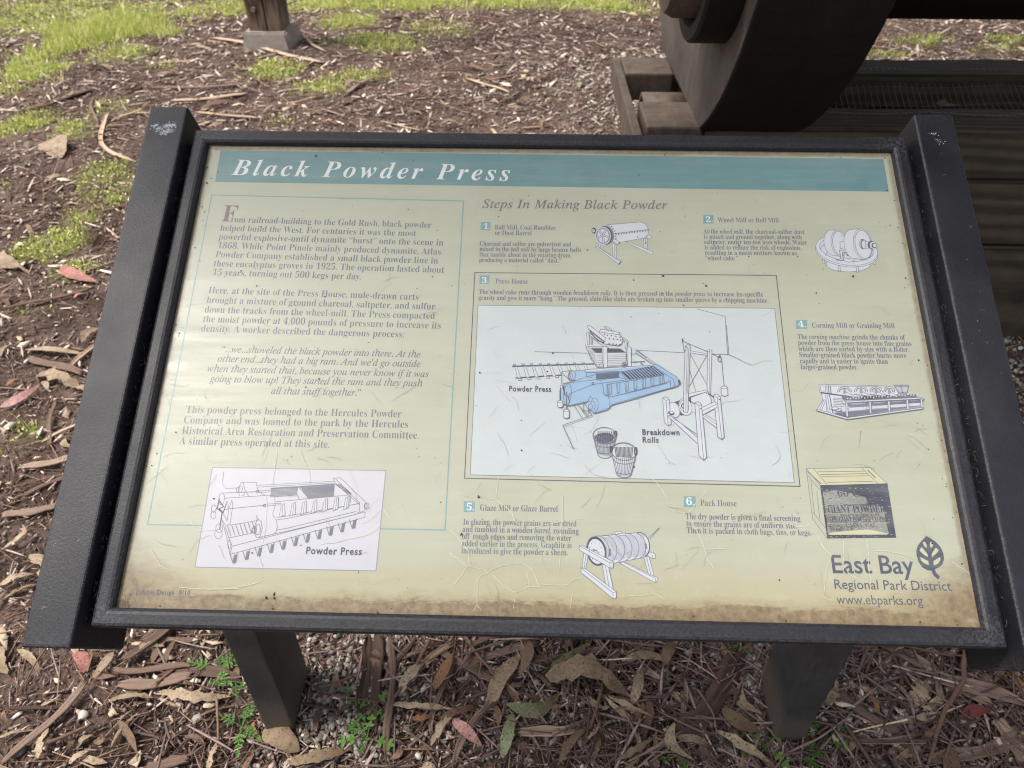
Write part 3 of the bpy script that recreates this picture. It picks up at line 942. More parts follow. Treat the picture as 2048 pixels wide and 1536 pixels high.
# --- illustration: ball mill
it = [('f', 'white', [(600, 310), (1240, 248), (1330, 285), (1385, 370), (1398, 470), (1350, 560), (820, 665), (715, 590), (690, 450)]),
      ('l', 1, [(560, 300), (1240, 248)]), ('l', 1, [(840, 662), (1330, 568), (1390, 500)]), ('l', 1.3, [(720, 482), (1400, 400)]), ('l', 1, [(1240, 248), (1340, 290), (1390, 380), (1398, 470)])]
for i in range(13):
    t = i / 12
    it.append(('l', 2.4, [(735 + 655 * t, 490 - 80 * t), (737 + 655 * t, 508 - 80 * t)], 'dark'))
for (x, y) in ((640, 340), (672, 385), (700, 430), (715, 485), (722, 540), (730, 590)):
    it.append(('l', 2.2, [(x, y), (x + 16, y + 4)], 'dark'))
it += [('b', [(930, 650), (985, 650), (1490, 860), (1470, 915)], .9), ('b', [(1300, 585), (1375, 585), (1380, 800), (1315, 790)], .9), ('l', 1, [(1340, 590), (1350, 795)]),
       ('b', [(1355, 560), (1390, 510), (1465, 540), (1440, 600)], .9), ('b', [(345, 680), (410, 690), (410, 780), (350, 750)], .9), ('l', 1, [(375, 690), (380, 770)]),
       ('b', [(310, 745), (340, 740), (840, 1050), (810, 1120)], .9), ('l', 1, [(390, 775), (800, 1050)]), ('l', 2.4, [(800, 1115), (835, 1060)], 'dark'),
       ('b', [(655, 680), (735, 720), (740, 1000), (680, 980)], .9), ('l', 1, [(705, 720), (712, 990)]), ('b', [(650, 620), (700, 595), (820, 660), (765, 715)], 1), ('l', 2.2, [(780, 700), (815, 668)], 'dark'),
       ('fe', 'dark', 285, 425, 48, 62, -15), ('fe', 'white', 275, 425, 26, 36, -15), ('fe', 'dark', 268, 420, 10, 14),
       ('fe', 'dark', 515, 525, 150, 195, -8), ('fe', 'line', 540, 520, 150, 190, -8), ('fe', 'dark', 500, 527, 152, 195, -8), ('fe', 'white', 470, 532, 160, 186, -8),
       ('e', 1, 470, 532, 138, 162, -8), ('e', 1.4, 470, 532, 124, 148, -8), ('be', 'white', 468, 522, 38, 40)]
for a in range(5):
    x, y = math.cos(R(a * 72 - 60)), math.sin(R(a * 72 - 60))
    it.append(('l', 4.5, [(468 + 38 * x, 522 + 40 * y), (470 + 122 * x, 530 + 146 * y)], 'line'))
    it.append(('l', 2.2, [(468 + 38 * x, 522 + 40 * y), (470 + 122 * x, 530 + 146 * y)], 'white'))
it += [('fe', 'dark', 465, 520, 12, 12)]
draw("ball_mill_drawing", 1.0e-4, (1160, 420), 10.24, it, "line drawing of the ball mill")

# --- illustration: wheel mill
it = [('b', [(460, 920), (495, 920), (500, 990), (470, 990)], 1), ('b', [(1485, 930), (1525, 930), (1540, 1015), (1505, 1015)], 1),
      ('be', 'white', 990, 1010, 455, 155, 0), ('be', 'white', 955, 750, 645, 310, 8), ('be', 'white', 955, 715, 640, 310, 8), ('e', 1.2, 950, 700, 555, 245, 8),
      ('l', 1.2, [(410, 700), (490, 600)]), ('l', 1.2, [(550, 750), (525, 840)]),
      ('b', [(775, 1045), (815, 1045), (825, 1155), (785, 1155)], 1.2), ('b', [(1145, 1060), (1190, 1060), (1200, 1170), (1155, 1170)], 1.2),
      ('be', 'white', 655, 570, 165, 262, -10), ('f', 'white', [(600, 315), (740, 312), (830, 850), (700, 835)]), ('l', 1.2, [(600, 312), (760, 312)]), ('l', 1.2, [(690, 828), (820, 852)]),
      ('be', 'white', 800, 580, 165, 272, -10), ('e', 1.2, 805, 585, 138, 248, -10),
      ('l', 1.2, [(815, 545), (820, 690), (890, 680)]), ('l', 1.2, [(815, 545), (900, 540)]), ('b', [(805, 725), (940, 720), (940, 760), (860, 770), (880, 900), (870, 940), (730, 925), (835, 900), (815, 800)], 1.6),
      ('be', 'white', 1000, 900, 115, 70), ('be', 'white', 985, 840, 90, 58), ('fe', 'dark', 975, 825, 30, 18),
      ('be', 'white', 1070, 600, 170, 300, -10), ('f', 'white', [(1010, 300), (1200, 290), (1290, 915), (1110, 895)]), ('l', 1.2, [(1010, 302), (1210, 288)]), ('l', 1.2, [(1110, 895), (1290, 918)]),
      ('be', 'white', 1280, 605, 190, 320, -12), ('e', 1.2, 1290, 608, 165, 292, -12),
      ('fe', 'dark', 1280, 600, 75, 105, -8), ('fe', 'white', 1262, 598, 50, 82, -8), ('fe', 'line', 1300, 605, 70, 100, -8), ('fe', 'white', 1310, 610, 52, 80, -8),
      ('b', [(1330, 545), (1440, 560), (1440, 680), (1330, 690)], 1.1), ('fe', 'dark', 1450, 620, 72, 82), ('fe', 'white', 1475, 625, 56, 68), ('be', 'dark', 1510, 630, 50, 48), ('fe', 'white', 1520, 630, 36, 36)]
draw("wheel_mill_drawing", 1.0e-4, (1600, 430), 10.24, it, "line drawing of the wheel mill")

# --- illustration: corning mill
it = [('f', 'white', [(270, 280), (1250, 305), (1270, 330), (1400, 380), (1370, 292), (1590, 292), (1565, 415), (1700, 430), (1715, 465), (1770, 480), (1790, 640), (680, 800), (235, 670), (330, 520), (310, 400), (285, 400)]),
      ('l', 1, [(275, 282), (1260, 308), (1270, 330)]), ('l', 1, [(275, 282), (285, 400), (310, 400), (330, 520), (240, 660)]), ('b', [(300, 305), (370, 308), (372, 385), (305, 380)], 1),
      ('l', 1, [(385, 290), (400, 420)]), ('l', 1.6, [(410, 300), (425, 420)], 'dark'), ('l', 1.6, [(440, 305), (455, 430)], 'dark'), ('l', 1, [(410, 305), (1250, 325)]),
      ('l', 3.0, [(310, 405), (560, 440), (700, 455)], 'dark'), ('l', 1, [(370, 440), (410, 690)]), ('l', 1, [(400, 440), (440, 690)]), ('l', 1.6, [(430, 440), (480, 700)], 'dark'), ('l', 1, [(350, 500), (290, 650)]), ('l', 1, [(375, 510), (315, 660)]), ('l', 1, [(380, 560), (390, 680)]),
      ('h', ((480, 470), (500, 610)), ((620, 480), (640, 620)), 6, 1.2), ('f', 'line', [(600, 460), (720, 440), (760, 500), (640, 525)]), ('h', ((1000, 345), (1030, 420)), ((1020, 345), (1050, 420)), 2, 1),
      ('f', 'line', [(640, 520), (650, 470), (1000, 455), (1420, 430), (1690, 425), (1715, 470), (1500, 490), (1000, 510)]),
      ('f', 'dark', [(880, 465), (1250, 440), (1280, 480), (900, 500)]),
      ('b', [(1370, 295), (1588, 295), (1565, 415), (1440, 415)], 1.3, 'faint'), ('l', 2, [(1465, 310), (1500, 410)], 'dark'), ('h', ((1400, 320), (1450, 400)), ((1470, 320), (1500, 400)), 5, 1.0, 'white'), ('h', ((1490, 320), (1510, 400)), ((1570, 320), (1555, 400)), 5, 1.0, 'white')]
for i, (x, y) in enumerate(((650, 400), (890, 395), (1110, 395), (1300, 400))):
    rx = 105 - 8 * i
    it += [('fe', 'white', x, y, rx, 80, 0, 180, 360), ('f', 'white', [(x - rx, y), (x + rx, y), (x + rx + 30, y + 60), (x - rx, y + 40)]), ('e', 1.2, x, y, rx, 82, 0, 180, 360), ('e', 2.0, x, y, rx - 26, 58, 0, 190, 350),
           ('l', 1.1, [(x - 15, y - 20), (x + 10, y + 40)]), ('l', 1.1, [(x - 10, y - 15), (x + rx + 30, y + 45)]), ('l', 1.6, [(x - rx, y + 35), (x + rx, y + 60)]), ('f', 'faint', [(x - 20, y - 40), (x + 10, y - 55), (x + 30, y + 10), (x - 20, y + 25)])]
for i in range(24):
    it.append(('fe', 'white', 690 + 42 * i, 492 - 2.2 * i + 8 * math.sin(i * 2.3), 13, 10, i * 30, 0, 360, 8))
it += [('b', [(650, 535), (1765, 478), (1770, 500), (655, 558)], 1.2), ('b', [(240, 655), (690, 775), (1785, 625), (1790, 645), (685, 800), (235, 672)], 1.1), ('l', 1, [(690, 775), (685, 800)]),
       ('f', 'faint', [(500, 700), (1000, 650), (1760, 595), (1770, 625), (700, 765)]), ('h', ((480, 712), (690, 765)), ((760, 690), (1760, 600)), 9, 1.0), ('h', ((700, 580), (720, 620)), ((1740, 520), (1750, 545)), 3, 1.4)]
for (x, y, b2) in ((660, 560, 760), (1000, 545, 718), (1275, 530, 688), (1545, 512, 655), (1750, 500, 628)):
    it += [('b', [(x, y), (x + 28, y), (x + 38, b2), (x + 10, b2)], 1.2), ('l', 1.2, [(x + 30, y + 30), (x + 62, y)]), ('l', 1.2, [(x, y + 25), (x - 45, y - 2)])]
it += [('b', [(440, 650), (500, 615), (560, 640), (510, 665)], 1), ('b', [(520, 668), (590, 640), (600, 670), (540, 690)], 1)]
draw("corning_mill_drawing", 1.0e-4, (1600, 730), 7.3143, it, "line drawing of the corning mill")

# --- illustration: powder crate
it = [('f', 'cratetop', [(190, 232), (1275, 215), (1575, 485), (425, 515)]), ('f', 'crateside', [(190, 232), (425, 515), (545, 1425), (300, 1090)]),
      ('l', 1, [(190, 232), (1275, 215), (1575, 485)]), ('l', 1, [(190, 232), (425, 515)]), ('l', 1, [(190, 232), (300, 1090), (545, 1425)]),
      ('l', 1, [(1145, 225), (1420, 495)]), ('l', 2, [(1240, 260), (1370, 390)]), ('l', 1, [(320, 245), (545, 500)]), ('l', 2, [(215, 285), (440, 490)]),
      ('l', 1.2, [(380, 288), (1180, 275)]), ('l', 1.2, [(430, 335), (1220, 318)]), ('l', 1, [(460, 370), (1250, 355)]), ('l', 1.2, [(560, 468), (1320, 450)]),
      ('l', 1, [(270, 430), (330, 1000)]), ('l', 1, [(370, 620), (420, 1090)]), ('l', 1, [(300, 970), (520, 1250)]), ('l', 1, [(215, 350), (425, 600)]),
      ('f', 'crate', [(425, 515), (1575, 485), (1725, 1412), (545, 1425)]),
      ('f', 'cratemid', [(470, 640), (700, 600), (1200, 720), (1250, 840), (1500, 880), (1560, 1180), (1600, 1340), (560, 1365), (530, 1000)])]
draw("powder_crate_drawing", 1.0e-4, (1590, 910), 8.5333, it, "dark wooden powder crate printed beside step 6")
pr = Print("powder_crate_wear", 3.2e-4)       # pale worn grain of the crate front, lower left lighter
rr = random.Random(5)
for k in range(900):
    x, y = rr.random(), rr.random()
    lite = 1.25 - 0.9 * x - 0.15 * y if y < .35 else 1.35 - 0.95 * x
    if rr.random() > lite * .8 or y < .05: continue
    if 0.83 < y < 0.92 and 0.1 < x < .9 and rr.random() < .2: pass
    X = 430 + x * 1145 + y * 120
    Y = 515 - 30 * x + y * (910 + 15 * x)
    L = rr.uniform(6, 30)
    q = [P(1590 + a / 8.5333, 910 + b / 8.5333) for a, b in ((X, Y), (min(X + L, 1560 + y * 140), Y - L * .02))]
    pr.line_uv(q, rr.choice(('cratetop', 'crateside', 'crate', 'crate')), rr.uniform(.4, 1.0) * PXM)
q = [P(1590 + a / 8.5333, 910 + b / 8.5333) for a, b in ((580, 1330), (1150, 1275), (1260, 1275), (1600, 1345), (1560, 1360), (580, 1365))]
pr.poly_uv(q, 'cratetop')
o = pr.build(panel)
o["label"] = "pale worn streaks on the crate front"
ZC = ((1590, 910), 8.5333)
text_block("crate_text", 4.6e-4, 'dark', *ZC, [("60 C/G", 'body', 0.0078, (730, 712), (1290, 706)), ("GIANT POWDER", 'step', 0.0084, (565, 990), (1545, 985)),
                                               ("MANUFACTURED BY", 'step', 0.0030, (770, 1048), (1450, 1044)), ("THE GIANT POWDER CO CON", 'step', 0.0064, (590, 1158), (1600, 1150)),
                                               ("GIANT, CAL.", 'step', 0.0044, (870, 1238), (1400, 1230)), ("50 LBS", 'step', 0.0044, (600, 1290), (825, 1288))], "stamped lettering on the crate front")
draw("crate_text_rule", 4.6e-4, *ZC, [('l', 1.4, [(820, 855), (1300, 850)], 'dark'), ('l', 1.0, [(570, 995), (1560, 990)], 'cratetop'), ('l', 1, [(570, 1165), (1600, 1160)], 'cratetop')])

# --- illustration: glaze barrel
it = [('b', [(930, 820), (1010, 795), (1590, 1075), (1550, 1160)], 1), ('l', 1, [(1010, 810), (1540, 1080)]), ('l', 1, [(1540, 1080), (1550, 1160)]), ('b', [(1345, 720), (1430, 705), (1520, 1040), (1420, 1000)], 1), ('l', 1, [(1395, 730), (1465, 1030)]),
      ('b', [(1400, 680), (1450, 630), (1535, 660), (1545, 740), (1480, 745)], 1), ('l', 1, [(1485, 680), (1490, 745)]), ('l', 1, [(1420, 395), (1605, 218)]), ('l', 1, [(1450, 410), (1612, 225)]),
      ('b', [(320, 650), (400, 680), (350, 920), (290, 900)], 1), ('l', 1, [(360, 680), (325, 915)]),
      ('f', 'white', [(520, 375), (1290, 300), (1400, 360), (1450, 480), (1445, 620), (1380, 710), (1050, 790), (830, 820), (600, 860)]),
      ('h', ((560, 385), (640, 800)), ((1340, 325), (1400, 690)), 22, .8, 'faint'),
      ('l', 1.1, [(520, 365), (1280, 300)]), ('l', 1.1, [(830, 825), (1330, 725), (1400, 690)]), ('ed', 1.8, 1290, 510, 150, 212, -12, -95, 75),
      ('e', 1.3, 575, 590, 175, 235, -12, -90, 80), ('e', 1.3, 700, 580, 182, 238, -12, -90, 80), ('e', 1.3, 830, 570, 188, 238, -12, -90, 80), ('e', 1.3, 960, 555, 180, 235, -12, -90, 80), ('e', 1.3, 1080, 545, 178, 228, -12, -90, 80), ('e', 1.3, 1210, 525, 168, 220, -12, -90, 80),
      ('b', [(845, 290), (960, 285), (970, 320), (860, 330)], 1), ('b', [(905, 320), (1030, 305), (1040, 345), (925, 355)], 1.1), ('l', 4, [(765, 590), (765, 680)]), ('l', 4, [(1375, 500), (1385, 570)]),
      ('be', 'white', 535, 612, 165, 245, -12), ('ed', 4.0, 535, 618, 150, 232, -12), ('fe', 'white', 535, 622, 138, 215, -12)]
for (x, y) in ((510, 462), (580, 497), (620, 560), (632, 632), (453, 492), (420, 555), (470, 748), (540, 780)):
    it.append(('fe', 'dark', x, y, 9, 9, 0, 0, 360, 8))
it += [('b', [(430, 610), (500, 585), (580, 650), (560, 690)], 1.2), ('l', 1.4, [(450, 620), (540, 600)], 'dark'), ('b', [(635, 840), (740, 880), (825, 1280), (700, 1240)], 1), ('l', 1, [(690, 870), (760, 1290)]),
       ('b', [(240, 520), (275, 515), (825, 800), (820, 900), (770, 905), (245, 600)], 1), ('l', 1, [(250, 530), (765, 820), (825, 800)]), ('l', 1, [(765, 820), (770, 905)]),
       ('b', [(270, 900), (350, 920), (875, 1310), (870, 1420), (820, 1430), (275, 980)], 1), ('l', 1, [(275, 910), (815, 1325), (875, 1310)]), ('l', 1, [(815, 1325), (820, 1430)])]
draw("glaze_barrel_drawing", 1.0e-4, (1130, 1030), 8.5333, it, "line drawing of the glaze barrel")

# --- park logo leaf
leaf = [(1360, 75), (1420, 110), (1480, 150), (1540, 215), (1575, 290), (1588, 370), (1565, 440), (1520, 480), (1470, 500), (1480, 540), (1535, 598), (1510, 635), (1450, 580), (1425, 520), (1380, 518), (1310, 480), (1260, 410), (1235, 330), (1232, 260), (1250, 200), (1290, 150)]
it = [('f', 'logo', leaf)]
for q in ([(1315, 155), (1340, 150), (1362, 185), (1365, 228), (1340, 215), (1318, 180)], [(1405, 160), (1430, 152), (1447, 185), (1440, 210), (1415, 230), (1405, 195)],
          [(1285, 235), (1300, 220), (1375, 310), (1380, 345), (1330, 320), (1272, 265)], [(1425, 310), (1480, 225), (1518, 260), (1490, 300), (1432, 348)],
          [(1280, 345), (1385, 400), (1390, 450), (1330, 425), (1290, 390)], [(1448, 400), (1535, 345), (1540, 385), (1510, 430), (1455, 455)]):
    it.append(('f', 'cratetop', q))
draw("logo_leaf", 1.0e-4, *ZL, it, "grey oval leaf emblem above the park district name")

# --- age of the panel: pale cracks, dark hairline scratches, specks
pr = Print("pale_crack", 6.5e-4)
CR_ = {
    (900, 920, 4): [[(390, 130), (375, 250), (358, 310), (250, 308), (60, 270)], [(358, 310), (430, 365), (470, 400), (495, 420), (505, 470), (540, 510)], [(1230, 0), (1150, 60), (1060, 120), (1015, 165)],
                    [(0, 560), (60, 620), (110, 690), (145, 720), (150, 840)], [(0, 745), (60, 790), (110, 835), (200, 860), (270, 875), (300, 905)],
                    [(300, 905), (350, 870), (430, 840), (520, 830), (570, 822), (630, 850), (665, 890), (690, 960), (710, 1005)], [(300, 905), (240, 925), (222, 960), (218, 1060), (218, 1160), (190, 1200)],
                    [(218, 1160), (245, 1200)], [(610, 900), (630, 960), (630, 1010), (580, 1035), (520, 1060), (430, 1010), (340, 920)], [(630, 1010), (700, 1015), (760, 1000), (850, 995), (945, 995)],
                    [(945, 995), (985, 960), (1060, 935)], [(520, 1060), (510, 1190)], [(985, 1040), (960, 1190)], [(640, 550), (760, 520), (900, 495), (1040, 470), (1085, 480)],
                    [(1480, 0), (1540, 70), (1650, 180), (1735, 300)], [(2048, 250), (1990, 310), (1935, 390), (1905, 420), (1810, 420), (1740, 385), (1670, 350)],
                    [(900, 290), (905, 470), (880, 560), (885, 680), (870, 900)], [(1440, 1085), (1560, 1085), (1620, 1060), (1690, 1095), (1720, 1120)], [(135, 850), (90, 930), (30, 990)]],
    (380, 900, 5.12): [[(890, 0), (880, 120), (870, 200), (855, 270), (850, 360)], [(1130, 0), (1160, 90), (1200, 170), (1225, 220), (1235, 300), (1215, 360)], [(0, 730), (60, 800), (100, 830), (260, 815)],
                       [(1340, 960), (1480, 950), (1640, 905), (1820, 870), (1900, 820), (1950, 770)], [(775, 470), (790, 560), (770, 800), (740, 960)], [(700, 1080), (740, 1190)],
                       [(340, 230), (325, 340), (370, 390), (470, 385)], [(1970, 600), (2048, 700)], [(0, 1420), (150, 1425), (420, 1420), (620, 1380), (740, 1340)]],
    (1640, 1060, 6.4): [[(0, 170), (70, 260), (140, 340)], [(140, 340), (85, 460), (70, 560), (45, 860), (140, 900)], [(290, 110), (300, 300), (300, 450), (360, 560), (470, 620)],
                        [(590, 110), (610, 260), (610, 400), (635, 640), (630, 810)], [(610, 260), (820, 265), (1000, 300), (1240, 370)], [(1680, 410), (1800, 480), (1900, 560)]],
    (1340, 940, 5.12): [[(180, 440), (240, 560), (300, 680), (350, 800), (370, 900), (440, 1000)], [(360, 800), (600, 810)], [(1200, 550), (1300, 580), (1390, 578), (1470, 535)],
                        [(1480, 640), (1540, 740), (1600, 830), (1650, 880)]],
    (180, 1100, 6.827): [[(840, 0), (900, 80), (960, 200), (1050, 250), (1140, 290)], [(1230, 510), (1400, 525), (1700, 540), (2048, 530)]],
}
rr = random.Random(3)
for (ox, oy, sc), L in CR_.items():
    for pl in L:
        q = []
        for (a, b), (c, d) in zip(pl[:-1], pl[1:]):
            n = 4
            for i in range(n):
                t = i / n
                q.append(P(ox + (a + (c - a) * t) / sc + rr.uniform(-.7, .7), oy + (b + (d - b) * t) / sc + rr.uniform(-.7, .7)))
        q.append(P(ox + pl[-1][0] / sc, oy + pl[-1][1] / sc))
        for i in range(len(q) - 1):
            pr.line_uv(q[i:i + 2], 'crack', rr.uniform(.5, 1.3) * PXM * .8)
tag(pr.build(panel), "pale branching cracks in the lower half of the panel", kind="stuff")
pr = Print("hairline_scratch", 7.0e-4)
for k in range(210):
    u, v = rr.uniform(-HU, HU), rr.uniform(-HV, HV)
    if rr.random() < .45: v = rr.uniform(-HV, 0)
    a = rr.uniform(0, 6.28)
    cur = rr.uniform(-.5, .5)
    q = [(u, v)]
    for i in range(rr.randint(3, 9)):
        a += cur * .3 + rr.uniform(-.35, .35)
        u += math.cos(a) * .0032
        v += math.sin(a) * .0032
        if abs(u) < HU - .002 and abs(v) < HV - .002: q.append((u, v))
    if len(q) > 1: pr.line_uv(q, 'scratch', rr.uniform(.25, .62) * PXM)
tag(pr.build(panel), "fine dark hairline scratches all over the panel", kind="stuff")
pr = Print("dirt_speck", 7.4e-4)
for k in range(520):
    u, v = rr.uniform(-HU, HU), rr.uniform(-HV, HV)
    t = rr.random()
    if t < .25: u = (HU - abs(rr.gauss(0, .008))) * rr.choice((-1, 1))
    elif t < .45: v = (HV - abs(rr.gauss(0, .005))) * rr.choice((-1, 1, -1))
    s = rr.choice((.3, .4, .5, .6, .6, .8, 1.1, 1.5)) * .0009
    if abs(u) > HU - .001 or abs(v) > HV - .001: continue
    a0 = rr.random() * 6
    pr.poly_uv([(u + s * rr.uniform(.4, 1) * math.cos(a0 + i * 1.05), v + s * rr.uniform(.4, 1) * math.sin(a0 + i * 1.05)) for i in range(6)], 'speck', 1e-7)
for (x, y) in ((671 / 2.66 + 380, 165 / 2.66 + 250), (92 / 2.66 + 380, 312 / 2.66 + 250), (958, 994), (1705, 553), (1412, 573), (1326, 552), (548, 1188), (550, 1196), (532, 1196), (923, 1068)):
    u, v = P(x, y)
    for j in range(5):
        s = .0013
        uu, vv = u + rr.uniform(-.001, .001), v + rr.uniform(-.0012, .0012)
        pr.poly_uv([(uu + s * rr.uniform(.3, 1) * math.cos(i * 1.05), vv + s * rr.uniform(.3, 1) * math.sin(i * 1.05)) for i in range(6)], 'speck', 1e-7)
tag(pr.build(panel), "dark specks of dirt on the panel", kind="stuff")


# bird droppings, wear and fibres
def ink_simple(name, rgb, rough=0.8):
    M = NT(name)
    n = M.noise(80, 4, 0.6, M.obj())
    c = M.ramp(n.outputs[0], [(0.3, lin(*rgb, 0.75)), (0.7, lin(*rgb, 1.1))])
    M.l(c.outputs[0], M.b.inputs["Base Color"])
    M.b.inputs["Roughness"].default_value = rough
    return M.m


MAT_DROP = ink_simple("dried_dropping", (205, 208, 212))
MAT_WEAR = ink_simple("worn_coat", (104, 104, 108))
MAT_FIBRE = ink_simple("dry_fibre", (128, 116, 96))


def splat(name, parent, centres, n, spread, w, label, smin=.0003, smax=.0013, mat=None):
    V, F = [], []
    for k in range(n):
        c = rr.choice(centres)
        u, v = c[0] + rr.gauss(0, spread), c[1] + rr.gauss(0, spread * .6)
        s = smin + (smax - smin) * rr.random() ** 2
        b = len(V)
        m = 6
        hh = w + rr.uniform(.0002, .0006)
        V += [(u + s * rr.uniform(.5, 1.2) * math.cos(i * 6.283 / m), v + s * rr.uniform(.5, 1.2) * math.sin(i * 6.283 / m), w) for i in range(m)] + [(u, v, hh)]
        F += [(b + i, b + (i + 1) % m, b + m) for i in range(m)]
    o = mesh_obj(name, V, F, mat or MAT_DROP, parent)
    tag(o, label, kind="stuff")


splat("dropping", rails[0], [P(312, 252, .0215), P(318, 258, .0215), P(328, 266, .0215), P(334, 252, .0215), P(345, 250, .0215), P(338, 260, .0215)], 460, .0036, .0216, "white bird dropping speckles near the top of the left rail", .0002, .0011)
splat("dropping", rails[0], [P(108, 1085, .0215), P(88, 1215, .0215), P(160, 1080, .0215)], 26, .002, .0216, "few white scuffs low on the left rail", .0002, .0006)
splat("dropping", rails[1], [P(1866, 268, .0215), P(1876, 280, .0215), P(1882, 284, .0215)], 50, .0028, .0216, "small white dropping near the top of the right rail", .0002, .0009)
splat("dropping", rails[1], [(.495 + rr.uniform(-.02, .02), rr.uniform(-.05, .3)) for i in range(20)], 24, .002, .0216, "scattered white flecks on the right rail", .0002, .0006)

splat("edge_wear", rails[0], [(-.5212, v) for v in np.linspace(-.33, .33, 400)], 420, .0005, .0198, "thin worn pale line along the outer edge of the left rail", .0001, .0005, MAT_WEAR)
splat("edge_wear", rails[1], [(.4722, v) for v in np.linspace(-.33, .16, 400)], 900, .0005, .0213, "grey worn specks along the inner edge of the right rail", .0001, .0005, MAT_WEAR)
splat("edge_wear", rails[0], [(-.4722, v) for v in np.linspace(-.33, -.05, 300)], 260, .0005, .0213, "grey worn specks along the inner edge of the left rail", .0001, .0004, MAT_WEAR)

# curly fibres and grit caught along the frame
V, F = [], []


def fibre(u, v, w, L, wd=.00022):
    a = rr.uniform(0, 6.28)
    cur = rr.uniform(-1.2, 1.2)
    n = 7
    b = len(V)
    for i in range(n):
        a += cur * .5 + rr.uniform(-.3, .3)
        u += math.cos(a) * L / n
        v += math.sin(a) * L / n
        ww = w + .0012 * math.sin(i / (n - 1) * 3.14) * rr.uniform(.3, 1)
        nx, ny = -math.sin(a) * wd, math.cos(a) * wd
        V.extend([(u - nx, v - ny, ww), (u + nx, v + ny, ww), (u, v, ww + wd)])
    for i in range(n - 1):
        for j in range(3):
            k = (j + 1) % 3
            F.append((b + 3 * i + j, b + 3 * i + 3 + j, b + 3 * i + 3 + k, b + 3 * i + k))


for k in range(150):
    fibre(rr.uniform(-HU + .004, HU - .004), -HV + abs(rr.gauss(0, .0022)), .0012, rr.uniform(.004, .012), .0001)
for k in range(36):
    fibre(-HU + abs(rr.gauss(0, .009)) + .002, -HV + abs(rr.gauss(0, .005)) + .001, .0015, rr.uniform(.008, .02), .00013)
for k in range(150):
    sx = rr.choice((-1, 1))
    fibre(sx * rr.gauss(.4680, .0010), rr.uniform(-.31, .29), .0070, rr.uniform(.003, .009), .00009)
for k in range(30):
    fibre(rr.uniform(-HU, HU), rr.uniform(HV - .004, HV + .004), .009, rr.uniform(.003, .007), .00009)
o = mesh_obj("caught_fibre", V, F, MAT_FIBRE, sign)
o.matrix_local = PM
tag(o, "pale curly fibres caught along the frame", kind="stuff")

# ------------------------------------------------------------------ GROUND
def soil_mat():
    M = NT("leaf_mould_soil")
    o = M.obj()
    big = M.noise(0.9, 4, 0.6, o)
    mid = M.noise(9, 6, 0.7, o)
    fine = M.noise(130, 6, 0.8, o)
    grit = M.n("TexVoronoi", Scale=150.0)
    M.l(o, grit.inputs["Vector"])
    c = M.ramp(mid.outputs[0], [(0.28, lin(80, 63, 57)), (0.5, lin(111, 92, 82)), (0.75, lin(146, 125, 114))]).outputs[0]
    f = M.ramp(fine.outputs[0], [(0.32, (0.35, 0.33, 0.32)), (0.5, (0.9, 0.9, 0.9)), (0.68, (1.7, 1.65, 1.6))]).outputs[0]
    c = M.mix(0.9, c, f, 'MULTIPLY')
    g = M.ramp(grit.outputs["Distance"], [(0.12, (1, 1, 1)), (0.22, (0, 0, 0))]).outputs[0]
    gsel = M.ramp(M.noise(45, 2, 0.5, o).outputs[0], [(0.55, (0, 0, 0)), (0.62, (0.8, 0.8, 0.8))]).outputs[0]
    c = M.mix(M.mix(1.0, g, gsel, 'MULTIPLY'), c, lin(203, 193, 184))
    damp = M.ramp(M.noise(2.2, 5, .7, o).outputs[0], [(.42, (.58, .56, .55)), (.58, (1.08, 1.08, 1.08))]).outputs[0]
    c = M.mix(.9, c, damp, 'MULTIPLY')
    gr = M.attr("grass")
    gc = M.ramp(M.noise(60, 5, 0.8, o).outputs[0], [(0.3, lin(84, 91, 47)), (0.65, lin(154, 171, 87))]).outputs[0]
    gn = M.ramp(M.noise(28, 4, 0.7, o).outputs[0], [(0.35, (0, 0, 0)), (0.6, (0.8, 0.8, 0.8))]).outputs[0]
    m = M.mix(1.0, gn, gr.outputs["Color"], 'MULTIPLY')
    c = M.mix(m, c, gc)
    M.l(c, M.b.inputs["Base Color"])
    M.b.inputs["Roughness"].default_value = 0.95
    M.b.inputs["Specular IOR Level"].default_value = 0.2
    M.bump(fine.outputs[0], 0.9, 0.012)
    return M.m


